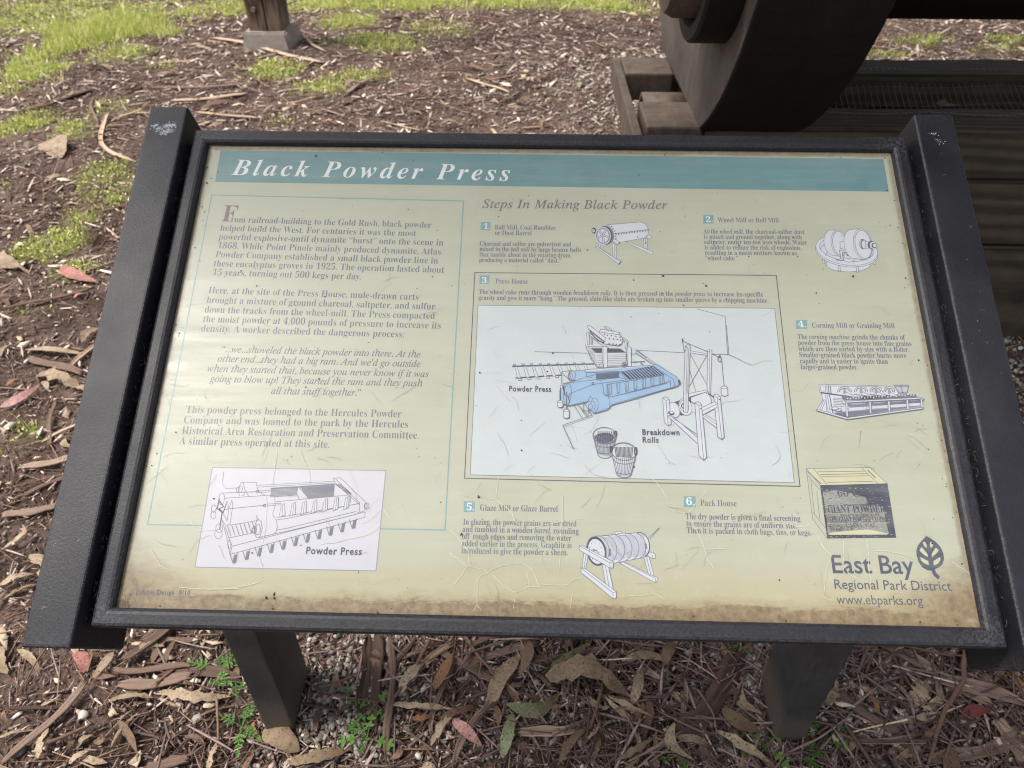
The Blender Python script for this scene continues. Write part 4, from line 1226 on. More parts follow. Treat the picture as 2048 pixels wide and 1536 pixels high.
def attr_mat(name, stops, rough=0.8, sub=0.0, speck=None, grain=True, spec=0.3, gs=(220, 220, 220), fibre=False):
    """piece colour picked per piece by the 'rnd' attribute, with grain"""
    M = NT(name)
    a = M.attr("rnd")
    o = M.obj()
    c = M.ramp(a.outputs["Fac"], stops).outputs[0]
    if grain:
        n = M.noise(gs[0], 4, 0.7, M.mapping(o, (.07, 1.3, 1)) if fibre else o)
        g = M.ramp(n.outputs[0], [(0.3, (0.62, 0.60, 0.58)), (0.7, (1.25, 1.25, 1.25))]).outputs[0]
        c = M.mix(0.85, c, g, 'MULTIPLY')
    if fibre:
        M.bump(n.outputs[0], 0.6, 0.003)
    if speck:
        v = M.noise(speck, 2, 0.5, o)
        s = M.ramp(v.outputs[0], [(0.60, (0, 0, 0)), (0.65, (0.8, 0.8, 0.8))]).outputs[0]
        bl = M.ramp(M.noise(38, 5, .75, o).outputs[0], [(.42, (0, 0, 0)), (.66, (.65, .65, .65))]).outputs[0]
        c = M.mix(bl, c, lin(92, 66, 50))
        c = M.mix(s, c, lin(58, 40, 30))
    M.l(c, M.b.inputs["Base Color"])
    M.b.inputs["Roughness"].default_value = rough
    M.b.inputs["Specular IOR Level"].default_value = spec
    if sub:
        tr = M.n("BsdfTranslucent")
        M.l(c, tr.inputs["Color"])
        ms = M.n("MixShader")
        ms.inputs[0].default_value = sub
        M.l(M.b.outputs[0], ms.inputs[1])
        M.l(tr.outputs[0], ms.inputs[2])
        out = M.t.nodes["Material Output"]
        M.l(ms.outputs[0], out.inputs[0])
    return M.m


MAT_SOIL = soil_mat()
MAT_CHIP = attr_mat("bark_mulch", [(0, lin(76, 60, 56)), (0.35, lin(125, 104, 98)), (0.6, lin(168, 147, 138)), (0.8, lin(207, 188, 175)), (1, lin(242, 230, 212))], 0.85)
MAT_BARK = attr_mat("peeled_bark", [(0, lin(66, 50, 44)), (0.4, lin(112, 92, 82)), (0.7, lin(150, 128, 114)), (1, lin(196, 172, 148))], 0.9, fibre=True)
MAT_LEAF = attr_mat("dry_leaf", [(0, lin(104, 84, 68)), (0.3, lin(132, 112, 90)), (0.6, lin(178, 160, 134)), (0.8, lin(128, 100, 84)), (1, lin(102, 80, 70))], 0.7, 0.06, 210)
MAT_FRAG = attr_mat("pale_leaf_fragment", [(0, lin(150, 128, 112)), (.5, lin(196, 176, 152)), (.8, lin(214, 192, 176)), (1, lin(226, 214, 190))], .8)
MAT_PINK = attr_mat("pink_leaf", [(0, lin(176, 108, 98)), (1, lin(186, 142, 138))], 0.55, 0.1, 300)
MAT_RED = attr_mat("red_leaf", [(0, lin(116, 54, 52)), (1, lin(140, 76, 68))], 0.55, 0.1, 300)
MAT_GREENLEAF = attr_mat("grey_green_leaf", [(0, lin(104, 104, 76)), (1, lin(140, 148, 112))], 0.5, 0.1, 300)
MAT_ORANGE = attr_mat("orange_leaf", [(0, lin(132, 90, 62)), (1, lin(156, 118, 80))], 0.65, 0.08, 230)
MAT_STONE = attr_mat("gravel_stone", [(0, lin(80, 76, 72)), (0.4, lin(124, 118, 110)), (0.75, lin(164, 158, 148)), (1, lin(214, 208, 198))], 0.8, gs=(90, 1, 1))
MAT_GRASS = attr_mat("grass_blade", [(0, lin(142, 154, 74)), (0.5, lin(184, 195, 104)), (0.85, lin(217, 217, 137)), (1, lin(239, 223, 176))], 0.5, 0.3, grain=False)
MAT_WEED = attr_mat("weed_leaf", [(0, lin(64, 104, 40)), (1, lin(104, 146, 62))], 0.5, 0.25, gs=(300, 1, 1))
MAT_TWIG = attr_mat("dry_twig", [(0, lin(89, 69, 57)), (0.5, lin(127, 100, 84)), (0.85, lin(169, 142, 120)), (1, lin(225, 198, 160))], 0.8)

# grass patches: centre and half sizes as measured, turned into ground places
GP = []
for (px, py, rx, ry, dens, hgt) in [
    (90, 30, 240, 40, .8, .03), (215, 62, 100, 30, 1.5, .09), (50, 140, 70, 34, 1.1, .05), (95, 105, 42, 30, 1.0, .08), (30, 165, 50, 26, .8, .04), (300, 60, 70, 22, 1.3, .05), (240, 105, 70, 16, .8, .04),
    (430, 20, 120, 18, .8, .04), (760, 8, 170, 12, 1.3, .05), (1050, 8, 260, 12, 1.1, .05), (1240, 18, 70, 14, .9, .04), (880, 55, 80, 18, .5, .03),
    (545, 140, 55, 22, 1.2, .03), (760, 85, 90, 16, 1.2, .04), (640, 175, 60, 18, .9, .03), (715, 150, 60, 14, .9, .03), (620, 10, 70, 14, .9, .04), (700, 40, 70, 14, .9, .04),
    (50, 245, 55, 24, 1.5, .035), (150, 260, 36, 26, .9, .03), (215, 210, 40, 16, .4, .03), (560, 245, 30, 12, .4, .03), (260, 225, 20, 8, .4, .03),
    (215, 345, 50, 30, .8, .03), (165, 395, 40, 20, .6, .03), (160, 432, 42, 22, 1.4, .03), (100, 490, 62, 34, 1.5, .03), (150, 540, 45, 22, 1.1, .03), (235, 390, 28, 30, .8, .03),
    (40, 510, 30, 22, 1.1, .03), (10, 250, 30, 30, .8, .03), (60, 862, 44, 24, .9, .045), (15, 885, 30, 20, .7, .04), (20, 380, 30, 14, .2, .03), (330, 130, 30, 12, .4, .03),
    (1760, 105, 60, 10, .6, .03), (1840, 78, 60, 9, .8, .04), (2010, 80, 40, 9, .8, .04), (1990, 100, 60, 10, .5, .02), (400, 620, 60, 40, .3, .02), (60, 620, 60, 14, .25, .02)]:
    c = ground_at(px, py)
    a = ground_at(px + rx, py)
    b = ground_at(px, max(py - ry, -60))
    b2 = ground_at(px, py + ry)
    GP.append((c.x, c.y, abs(a.x - c.x), max(abs(b.y - b2.y) / 2, .03), dens, hgt))


def ragged(x, y):
    return (np.sin(9.1 * x + 3.1 * np.sin(5.3 * y)) + np.sin(12.7 * y + 2.7 * np.sin(8.1 * x + 1.0)) + .8 * np.sin(31 * x + 2 * np.sin(27 * y)) + .8 * np.sin(37 * y + 3 * np.sin(23 * x))) / 3.6


def grass_w(x, y):
    w = np.zeros_like(x)
    for cx, cy, rx, ry, d, h in GP:
        q = ((x - cx) / rx) ** 2 + ((y - cy) / ry) ** 2
        w = np.maximum(w, np.clip(1.35 - q + .8 * ragged(x, y), 0, 1) * min(d, 1))
    far = np.clip((y - 6.2) / 1.5, 0, .8)
    return np.maximum(w, far)


def ground_sheet():
    # one sheet, fine near the sign and running out to the horizon
    t = np.linspace(-1, 1, 421)
    ax = np.sinh(t * 6.2) / np.sinh(6.2)
    gx = ax * 400
    gy = ax * 400 + 1.2
    X, Y = np.meshgrid(gx, gy)
    fade = np.exp(-((X ** 2 + Y ** 2) / 900.0))
    Z = height(X, Y) * fade
    n = len(t)
    co = np.stack([X.ravel(), Y.ravel(), Z.ravel()], 1)
    idx = np.arange(n * n).reshape(n, n)
    f = np.stack([idx[:-1, :-1].ravel(), idx[:-1, 1:].ravel(), idx[1:, 1:].ravel(), idx[1:, :-1].ravel()], 1)
    me = fast_mesh("ground", co, f)
    a = me.attributes.new("grass", 'FLOAT', 'POINT')
    a.data.foreach_set("value", grass_w(co[:, 0], co[:, 1]).astype(np.float32))
    me.materials.append(MAT_SOIL)
    me.polygons.foreach_set("use_smooth", np.ones(len(f), bool))
    o = bpy.data.objects.new("ground", me)
    link(o)
    tag(o, kind="structure")
    return o


def fast_mesh(name, co, faces, rnd=None):
    """faces: array (n,k) all of one size"""
    me = bpy.data.meshes.new(name)
    nf, k = faces.shape
    me.vertices.add(len(co))
    me.vertices.foreach_set("co", co.astype(np.float32).ravel())
    me.loops.add(nf * k)
    me.loops.foreach_set("vertex_index", faces.astype(np.int32).ravel())
    me.polygons.add(nf)
    me.polygons.foreach_set("loop_start", np.arange(0, nf * k, k, dtype=np.int32))
    me.polygons.foreach_set("loop_total", np.full(nf, k, np.int32))
    if rnd is not None:
        a = me.attributes.new("rnd", 'FLOAT', 'POINT')
        a.data.foreach_set("value", rnd.astype(np.float32))
    me.update(calc_edges=True)
    me.validate()
    return me


ground_sheet()


def scatter(name, templates, pos, size, yaw, tilt, roll, rnd, mat, smooth=False, lift=None):
    """templates: list of (verts Nx3, faces Mxk), unit length; size: (n,3)"""
    n = len(pos)
    pick = rng.integers(0, len(templates), n)
    CO, FA, RN = [], [], []
    base = 0
    for ti, (tv, tf) in enumerate(templates):
        m = np.where(pick == ti)[0]
        if len(m) == 0: continue
        v = tv[None] * size[m][:, None, :]
        cr, sr = np.cos(roll[m]), np.sin(roll[m])
        x, y, z = v[..., 0], v[..., 1], v[..., 2]
        y, z = y * cr[:, None] - z * sr[:, None], y * sr[:, None] + z * cr[:, None]
        ct, st = np.cos(tilt[m]), np.sin(tilt[m])
        x, z = x * ct[:, None] + z * st[:, None], -x * st[:, None] + z * ct[:, None]
        cy, sy = np.cos(yaw[m]), np.sin(yaw[m])
        x, y = x * cy[:, None] - y * sy[:, None], x * sy[:, None] + y * cy[:, None]
        co = np.stack([x + pos[m][:, None, 0], y + pos[m][:, None, 1], z + pos[m][:, None, 2]], -1)
        nv = tv.shape[0]
        CO.append(co.reshape(-1, 3))
        FA.append((tf[None] + (base + np.arange(len(m)) * nv)[:, None, None]).reshape(-1, tf.shape[1]))
        RN.append(np.repeat(rnd[m], nv))
        base += len(m) * nv
    me = fast_mesh(name, np.concatenate(CO), np.concatenate(FA), np.concatenate(RN))
    me.materials.append(mat)
    if smooth: me.polygons.foreach_set("use_smooth", np.ones(len(me.polygons), bool))
    o = bpy.data.objects.new(name, me)
    return link(o)


def t_strip(seg=4, curve=.12, twist=.5, th=.12, seed=0):
    """a curved bark strip of unit length, closed, four-sided"""
    r = np.random.default_rng(seed)
    V = []
    bend = r.uniform(-curve, curve)
    lift = r.uniform(.2, 1.0)
    for i in range(seg + 1):
        t = i / seg - .5
        w = .5 * (1 - (abs(t) * 2) ** 3 * r.uniform(.3, 1.0)) * r.uniform(.75, 1.1)
        y = bend * (1 - 4 * t * t)
        z = lift * (.25 - t * t) * r.uniform(.5, 1.2)
        a = twist * t
        for (sy, sz) in ((-1, 0), (0, -.35), (1, 0), (0, .5)):
            V.append((t, y + sy * w * math.cos(a), z + sy * w * math.sin(a) + sz))
    F = []
    for i in range(seg):
        for j in range(4):
            k = (j + 1) % 4
            F.append((4 * i + j, 4 * i + k, 4 * i + 4 + k, 4 * i + 4 + j))
    F.append((0, 3, 2, 1))
    F.append(tuple(4 * seg + j for j in range(4)))
    return np.array(V, float), np.array(F)


def t_stone(seed):
    r = np.random.default_rng(seed)
    bm = bmesh.new()
    bmesh.ops.create_icosphere(bm, subdivisions=1, radius=.5)
    V = np.array([v.co[:] for v in bm.verts])
    F = np.array([[v.index for v in f.verts] for f in bm.faces])
    bm.free()
    V = V * (1 + r.uniform(-.28, .28, (len(V), 1)))
    return V, F


def t_leaf(seed, seg=8, ragged=0.0, sickle=.15, fold=.25, curl=.15):
    """a eucalyptus leaf: long, pointed, bent like a sickle, folded on its midrib; unit length"""
    r = np.random.default_rng(seed)
    V = []
    s = r.uniform(.3, 1) * sickle * r.choice((-1, 1))
    cu = r.uniform(.3, 1) * curl
    tw = r.uniform(-.7, .7)
    for i in range(seg + 1):
        t = i / seg
        w = .5 * (math.sin(math.pi * min(t ** .8, 1)) ** (.7 if fold > .1 else .5) if 0 < t < 1 else 0.05)
        wl, wr = w * (1 - ragged * r.random()), w * (1 - ragged * r.random())
        cy = s * math.sin(math.pi * t) / .3
        z = cu * math.sin(math.pi * t) / .15 + r.uniform(-.05, .05)
        a = tw * (t - .5)
        V.append((t - .5, cy - wl * math.cos(a + .0), z + fold * w - wl * math.sin(a)))
        V.append((t - .5, cy, z))
        V.append((t - .5, cy + wr * math.cos(a), z + fold * w + wr * math.sin(a)))
    F = []
    for i in range(seg):
        for j in range(2):
            F.append((3 * i + j, 3 * i + 3 + j, 3 * i + 4 + j, 3 * i + 1 + j))
    return np.array(V, float), np.array(F)


STRIPS = [t_strip(4, .25, .8, seed=i) for i in range(10)]
LONGS = [t_strip(8, .6, 1.2, seed=40 + i) for i in range(10)]
STONES = [t_stone(i) for i in range(8)]
def t_flake(seed):
    r = np.random.default_rng(seed)
    m = 7
    a = np.sort(r.uniform(0, 6.283, m))
    rad = r.uniform(.28, .55, m)
    top = np.stack([rad * np.cos(a) * 1.2, rad * np.sin(a) * .8, r.uniform(-.2, .35, m)], 1)
    V = np.vstack([top, top - [0, 0, .25], [[0, 0, .15], [0, 0, -.1]]])
    F = []
    for i in range(m):
        k = (i + 1) % m
        F += [(i, k, 2 * m), (m + k, m + i, 2 * m + 1), (i, m + i, m + k), (i, m + k, k)]
    return V, np.array(F)


FLAKES = [t_flake(i) for i in range(12)]
LEAVES = [t_leaf(i, 7, .25) for i in range(10)]

# things that stand on the ground: no litter inside them
SOLID = [(-.50, -.44, -.05, .07), (.44, .50, -.05, .07), (.29, 4.2, 1.28, 1.87), (-1.94, -1.56, 4.3, 4.7)]


def sample(n, r0, r1, p=1.0, yaw=76):
    """ground places thinning out away from the reader's feet"""
    n = int(n * 1.2)
    a = rng.uniform(-R(yaw), R(yaw), n)
    u = rng.random(n)
    r = r0 * (r1 / r0) ** u if p == 1 else (r0 ** p + (r1 ** p - r0 ** p) * u) ** (1 / p)
    x = CAM.x + r * np.sin(a)
    y = CAM.y + r * np.cos(a)
    ok = np.ones(n, bool)
    for x0, x1, y0, y1 in SOLID:
        ok &= ~((x > x0) & (x < x1) & (y > y0) & (y < y1))
    x, y, r = x[ok], y[ok], r[ok]
    return x, y, r


def patchy(x, y):
    v = np.sin(2.3 * x + 1.9 * np.sin(1.7 * y + .5)) + np.sin(3.1 * y + 2.2 * np.sin(2.6 * x)) + .7 * np.sin(7.3 * x + 2 * np.sin(6.1 * y)) + .7 * np.sin(8.9 * y + 2 * np.sin(5.7 * x))
    return 1 / (1 + np.exp(-1.6 * v))


def litter(name, n, templates, mat, L, W, T, r0=.3, r1=8, p=.8, z=.004, tl=.25, rl=.4, keep=None, grow=.25, rndf=None, label=None, grassavoid=.75, clump=.6):
    x, y, r = sample(n, r0, r1, p)
    if keep is not None:
        k = keep(x, y)
        x, y, r = x[k], y[k], r[k]
    if clump:
        k = rng.random(len(x)) < 1 - clump + clump * patchy(x, y) * 1.3
        x, y, r = x[k], y[k], r[k]
    if grassavoid:
        k = rng.random(len(x)) > grassavoid * grass_w(x, y)
        x, y, r = x[k], y[k], r[k]
    m = len(x)
    g = 1 + grow * np.clip(r - 1.5, 0, 5)
    ln = rng.uniform(L[0], L[1], m) * rng.choice([.4, .6, .8, 1, 1, 1.5], m) * g
    size = np.stack([ln, rng.uniform(W[0], W[1], m) * g, rng.uniform(T[0], T[1], m) * g], 1)
    pos = np.stack([x, y, height(x, y) + z + rng.uniform(0, .006, m)], 1)
    rn = rng.random(m) if rndf is None else rndf(m)
    o = scatter(name, templates, pos, size, rng.uniform(0, 6.283, m), rng.normal(0, tl, m), rng.normal(0, rl, m), rn, mat)
    tag(o, label, kind="stuff")
    return o


def band(cx, cy, rx, ry):
    return lambda x, y: (((x - cx) / rx) ** 2 + ((y - cy) / ry) ** 2) < rng.uniform(.4, 1.3, len(x))


litter("bark_crumb", 85000, STRIPS, MAT_CHIP, (.006, .022), (.002, .006), (.001, .003), p=.7, z=.001, rndf=lambda m: rng.beta(1.6, 3.4, m), label="fine dark bark crumbs covering the soil", grassavoid=.5, clump=0)
litter("bark_shred", 30000, STRIPS, MAT_CHIP, (.012, .05), (.0015, .006), (.002, .004), p=.9, z=.004, rndf=lambda m: rng.beta(1.4, 2.4, m), label="shredded bark litter over the ground")
litter("pale_shred", 6500, STRIPS, MAT_CHIP, (.012, .05), (.004, .012), (.002, .004), p=1.4, r0=1.5, z=.005, rndf=lambda m: rng.uniform(.65, 1, m), label="pale weathered litter flakes")
litter("twig_litter", 10000, LONGS, MAT_TWIG, (.04, .16), (.0015, .004), (.002, .004), p=.8, z=.005, tl=.08, rndf=lambda m: rng.beta(1.5, 2.2, m), label="thin dry twigs and leaf stalks strewn about")
litter("small_leaf_litter", 1500, LEAVES, MAT_LEAF, (.03, .085), (.009, .020), (.006, .014), p=1.0, z=.006, tl=.15, rl=.4, label="small dry eucalyptus leaves strewn about")
litter("bark_flake", 42000, FLAKES, MAT_CHIP, (.005, .024), (.004, .016), (.002, .006), p=1.2, grow=.12, z=.004, tl=.3, rndf=lambda m: rng.beta(2.2, 1.5, m), label="flat flakes of bark and leaf scattered everywhere")
litter("leaf_fragment", 2600, FLAKES, MAT_FRAG, (.02, .055), (.010, .026), (.004, .010), p=1.0, r0=.9, z=.007, tl=.25, label="pale torn leaf fragments")
xx = rng.uniform(-.75, 1.05, 4200)
yy = rng.uniform(-.2, .55, 4200)
kk = ~(((xx > -.51) & (xx < -.43) & (yy > -.06) & (yy < .08)) | ((xx > .43) & (xx < .51) & (yy > -.06) & (yy < .08))) & (rng.random(4200) < np.clip(.35 + xx * 1.2, .15, 1))
xx, yy = xx[kk], yy[kk]
mm = len(xx)
o = scatter("bark_ribbon", LONGS, np.stack([xx, yy, height(xx, yy) + rng.uniform(.004, .022, mm)], 1), np.stack([rng.uniform(.04, .15, mm), rng.uniform(.002, .0075, mm), rng.uniform(.002, .004, mm)], 1),
            rng.uniform(0, 6.28, mm), rng.normal(0, .10, mm), rng.normal(0, .5, mm), rng.beta(1.6, 4.2, mm), MAT_CHIP)
tag(o, "tangled dark bark ribbons piled under the sign", kind="stuff")
litter("gravel", 9000, STONES, MAT_STONE, (.004, .014), (.004, .012), (.003, .008), p=.8, z=.001, rndf=lambda m: rng.beta(2, 2.5, m), label="small stones mixed into the soil")
# gravel pockets: under the panel between the posts, by the timber wall, and beyond the crib
for (cx, cy, rx, ry, n, sz) in ((-.36, .02, .13, .22, 1400, (.006, .016)), (.42, .12, .12, .16, 1800, (.006, .018)), (.62, .00, .16, .14, 900, (.006, .018)), (1.55, 1.05, .9, .22, 2600, (.008, .02)), (.05, -.02, .3, .12, 500, (.005, .014)),
                              (1.6, 3.6, 1.3, .6, 4200, (.012, .035)), (.55, 3.6, .8, .9, 1200, (.01, .02)), (0, .4, .9, .5, 400, (.005, .014))):
    x = rng.normal(cx, rx * .55, n)
    y = rng.normal(cy, ry * .55, n)
    ok = np.ones(n, bool)
    for a, b, c, d in SOLID: ok &= ~((x > a) & (x < b) & (y > c) & (y < d))
    x, y = x[ok], y[ok]
    m = len(x)
    s = rng.uniform(sz[0], sz[1], m) * rng.choice([.6, .8, 1, 1.2], m)
    size = np.stack([s, s * rng.uniform(.6, 1, m), s * rng.uniform(.4, .8, m)], 1)
    pos = np.stack([x, y, height(x, y) + s * .15 + rng.uniform(0, .004, m)], 1)
    o = scatter("gravel", STONES, pos, size, rng.uniform(0, 6.28, m), rng.normal(0, .4, m), rng.normal(0, .4, m), rng.beta(2.2, 1.6, m), MAT_STONE)
    tag(o, "pale gravel pocket", kind="stuff")


xx, yy = [], []
for k in range(520):
    cx_, cy_ = rng.choice([-.4705, .4705]), .01
    sd_ = rng.integers(0, 4)
    t_ = rng.uniform(-1, 1)
    off = abs(rng.normal(0, .010)) + .003
    xx.append(cx_ + ((.027 + off) * (1 if sd_ == 0 else -1) if sd_ < 2 else .03 * t_))
    yy.append(cy_ + (.06 * t_ if sd_ < 2 else (.058 + off) * (1 if sd_ == 2 else -1)))
xx, yy = np.array(xx), np.array(yy)
mm = len(xx)
o = scatter("piled_crumb", STRIPS, np.stack([xx, yy, height(xx, yy) + rng.uniform(.002, .014, mm)], 1), np.stack([rng.uniform(.010, .034, mm), rng.uniform(.002, .008, mm), rng.uniform(.002, .004, mm)], 1),
            rng.uniform(0, 6.28, mm), rng.normal(0, .4, mm), rng.normal(0, .5, mm), rng.beta(1.6, 3.2, mm), MAT_CHIP)
tag(o, "bark crumbs piled against the feet of the posts", kind="stuff")


# grass
def grass():
    P_, SZ, YAW, TL, RN = [], [], [], [], []
    for cx, cy, rx, ry, d, h in GP:
        dist = math.hypot(cx - CAM.x, cy - CAM.y)
        area = math.pi * rx * ry
        n = int(min(9000, area * d * 9000 / (1 + .12 * dist)))
        a = rng.uniform(0, 6.283, n)
        q = np.sqrt(rng.random(n)) * rng.choice([.7, 1, 1.2, 1.6], n)
        x, y = cx + rx * q * np.cos(a), cy + ry * q * np.sin(a)
        # clumps
        k = rng.integers(0, max(1, n // 14), n)
        ccx, ccy = rng.permutation(x)[k % max(1, len(x))], rng.permutation(y)[k % max(1, len(y))]
        cl = rng.random(n) < .6
        jx = x[k % n] + rng.normal(0, .012, n)
        jy = y[k % n] + rng.normal(0, .012, n)
        x, y = np.where(cl, jx, x), np.where(cl, jy, y)
        ok = ragged(x, y) + rng.normal(0, .35, n) > -.25 + .5 * (((x - cx) / rx) ** 2 + ((y - cy) / ry) ** 2 - .6)
        x, y = x[ok], y[ok]
        n = len(x)
        hh = h * rng.uniform(.2, 1.35, n)
        P_.append(np.stack([x, y, height(x, y) - .002], 1))
        wd = rng.uniform(.0018, .0042, n) * (1 + .14 * dist)
        SZ.append(np.stack([wd, hh * .8, hh], 1))
        YAW.append(rng.uniform(0, 6.283, n))
        TL.append(rng.normal(0, .28, n))
        RN.append(np.where(rng.random(n) < .12, 1.0, np.clip(rng.normal(.5, .22, n), 0, .95)))
    T = []
    for s in range(5):
        r = np.random.default_rng(s)
        b = r.uniform(.1, .7)
        V = [(-.5, 0, 0), (.5, 0, 0), (-.42, b * .18, .45), (.42, b * .18, .45), (-.25, b * .5, .8), (.25, b * .5, .8), (0, b * .85, 1.0), (0.01, b * .85, 1.0)]
        F = [(0, 1, 3, 2), (2, 3, 5, 4), (4, 5, 7, 6)]
        T.append((np.array(V, float), np.array(F)))
    pos = np.concatenate(P_)
    m = len(pos)
    o = scatter("grass", T, pos, np.concatenate(SZ), np.concatenate(YAW), np.concatenate(TL), rng.normal(0, .25, m), np.concatenate(RN), MAT_GRASS)
    tag(o, "bright green grass growing in patches", kind="stuff")
    # small round-leaved ground cover mixed in
    P2, S2 = [], []
    for cx, cy, rx, ry, d, h in GP:
        dist = math.hypot(cx - CAM.x, cy - CAM.y)
        n = int(min(6500, math.pi * rx * ry * d * 6500 / (1 + .1 * dist)))
        a = rng.uniform(0, 6.283, n)
        q = np.sqrt(rng.random(n))
        q *= rng.choice([1, 1, 1.3, 1.6], n)
        x, y = cx + rx * q * np.cos(a), cy + ry * q * np.sin(a)
        ok = ragged(x, y) + rng.normal(0, .25, n) > -.15 + .6 * (q * q - .6)
        x, y, n = x[ok], y[ok], int(ok.sum())
        P2.append(np.stack([x, y, height(x, y) + rng.uniform(.004, .028, n)], 1))
        s = rng.uniform(.0035, .0075, n) * (1 + .14 * dist)
        S2.append(np.stack([s * 1.4, s, s * .2], 1))
    pos = np.concatenate(P2)
    m = len(pos)
    V = np.array([(-.5, 0, 0), (-.1, -.45, .3), (.5, 0, 0.1), (-.1, .45, .3)], float)
    o = scatter("ground_cover", [(V, np.array([(0, 1, 2, 3)]))], pos, np.concatenate(S2), rng.uniform(0, 6.28, m), rng.normal(0, .5, m), rng.normal(0, .5, m), np.clip(rng.normal(.6, .22, m), 0, 1), MAT_GRASS)
    tag(o, "low leafy ground cover among the grass", kind="stuff")


grass()


# ------------------------------------------------------------------ single leaves, bark strips, stones and twigs
def leaf_mesh(seed, L, W, mat, ragged, rnd, sickle=.15, curl=.18, fold=.2):
    v, f = t_leaf(seed, 12, ragged, sickle, fold, curl)
    v = v * np.array([L, W, W * .5])
    me = fast_mesh("fallen_leaf", v, f, np.full(len(v), rnd))
    me.materials.append(mat)
    me.polygons.foreach_set("use_smooth", np.ones(len(me.polygons), bool))
    return me


def strip_mesh(seed, L, W, T, mat, rnd, seg=14, curve=.25):
    """a peeled strip of bark: ridged along its length, flat, frayed at both ends"""
    r = np.random.default_rng(seed)
    V = []
    bend = r.uniform(-curve, curve) * .3
    ph = r.uniform(0, 6)
    NL = 9
    q = np.linspace(-1, 1, NL)
    ridge = r.uniform(-.5, 1, NL) * W * .10
    end0 = -.5 + r.uniform(0, .10, NL)
    end1 = .5 - r.uniform(0, .10, NL)
    cup = r.uniform(.05, .22) * r.choice((-1, 1, 1))
    tw = r.uniform(-.8, .8)
    for i in range(seg + 1):
        s = i / seg
        for k in range(NL):
            t = end0[k] + (end1[k] - end0[k]) * s
            w = .5 * (1 - (abs(t) * 2) ** 5 * .55) * (1 + .10 * math.sin(t * 13 + ph)) * (1 + .05 * r.normal())
            a = tw * t
            y0 = q[k] * w * W
            z0 = (1 - q[k] ** 2) * W * cup + ridge[k] + r.uniform(-.15, .15) * T
            y = bend * (1 - 4 * t * t) * L + .02 * L * math.sin(t * 7 + ph) + y0 * math.cos(a) - z0 * math.sin(a)
            z = .03 * L * (.25 - t * t) + abs(y0 * math.sin(a)) + z0 * math.cos(a)
            V.append((t * L, y, z))
    n = len(V)
    V += [(x, y, z - T) for x, y, z in V]
    F = []
    for i in range(seg):
        for k in range(NL - 1):
            a = i * NL + k
            F.append((a, a + NL, a + NL + 1, a + 1))
            F.append((n + a, n + a + 1, n + a + NL + 1, n + a + NL))
        for k in (0, NL - 1):
            a = i * NL + k
            F.append((a, n + a, n + a + NL, a + NL) if k == 0 else (a, a + NL, n + a + NL, n + a))
    for k in range(NL - 1):
        F.append((k, k + 1, n + k + 1, n + k))
        a = seg * NL + k
        F.append((a, n + a, n + a + 1, a + 1))
    me = fast_mesh("bark_strip", np.array(V), np.array(F), np.full(len(V), rnd))
    me.materials.append(mat)
    return me


def twig_mesh(pts, rad, mat, rnd):
    V, F = [], []
    n = len(pts)
    for i, p in enumerate(pts):
        a = Vector(pts[max(0, i - 1)])
        b = Vector(pts[min(n - 1, i + 1)])
        d = (b - a).normalized()
        s = d.cross(Vector((0, 0, 1))).normalized()
        u = s.cross(d)
        rr_ = rad * (1 - .5 * i / n)
        for j in range(6):
            q = Vector(p) + (s * math.cos(j * 1.047) + u * math.sin(j * 1.047)) * rr_
            V.append(q[:])
    for i in range(n - 1):
        for j in range(6):
            k = (j + 1) % 6
            F.append((6 * i + j, 6 * i + k, 6 * i + 6 + k, 6 * i + 6 + j))
    me = fast_mesh("twig", np.array(V), np.array(F), np.full(len(V), rnd))
    me.materials.append(mat)
    me.polygons.foreach_set("use_smooth", np.ones(len(me.polygons), bool))
    return me


def zlift(x, y):
    return float(height(np.array([x]), np.array([y]))[0])


def place(me, name, a, b, label, cat, group=None, z=.012, pitch=0.0, roll=0.0):
    """laid from photo point a to photo point b on the ground; mesh already has its length"""
    A, B = ground_at(*a), ground_at(*b)
    o = bpy.data.objects.new(name, me)
    link(o)
    c = (A + B) / 2
    o.location = (c.x, c.y, zlift(c.x, c.y) + z)
    o.rotation_euler = (roll, pitch, math.atan2(B.y - A.y, B.x - A.x))
    tag(o, label, cat, group)
    return o


def glen(a, b):
    return (ground_at(*a) - ground_at(*b)).length


sd = [100]


def hero_leaf(a, b, wr, mat, rnd, label, ragged=.1, sickle=.15, z=.016, roll=0, group=None, pitch=0):
    sd[0] += 1
    L = glen(a, b)
    return place(leaf_mesh(sd[0], L, L * wr, mat, ragged, rnd, sickle, .12 if wr > .38 else .18, .04 if wr > .38 else .2), "fallen_leaf", a, b, label, "leaf", group, z, pitch, roll)


def hero_strip(a, b, w, mat, rnd, label, z=.014, curve=.25, T=.003, group=None):
    sd[0] += 1
    L = glen(a, b)
    return place(strip_mesh(sd[0], L, w, T, mat, rnd, 14, curve), "bark_strip", a, b, label, "bark strip", group, z)


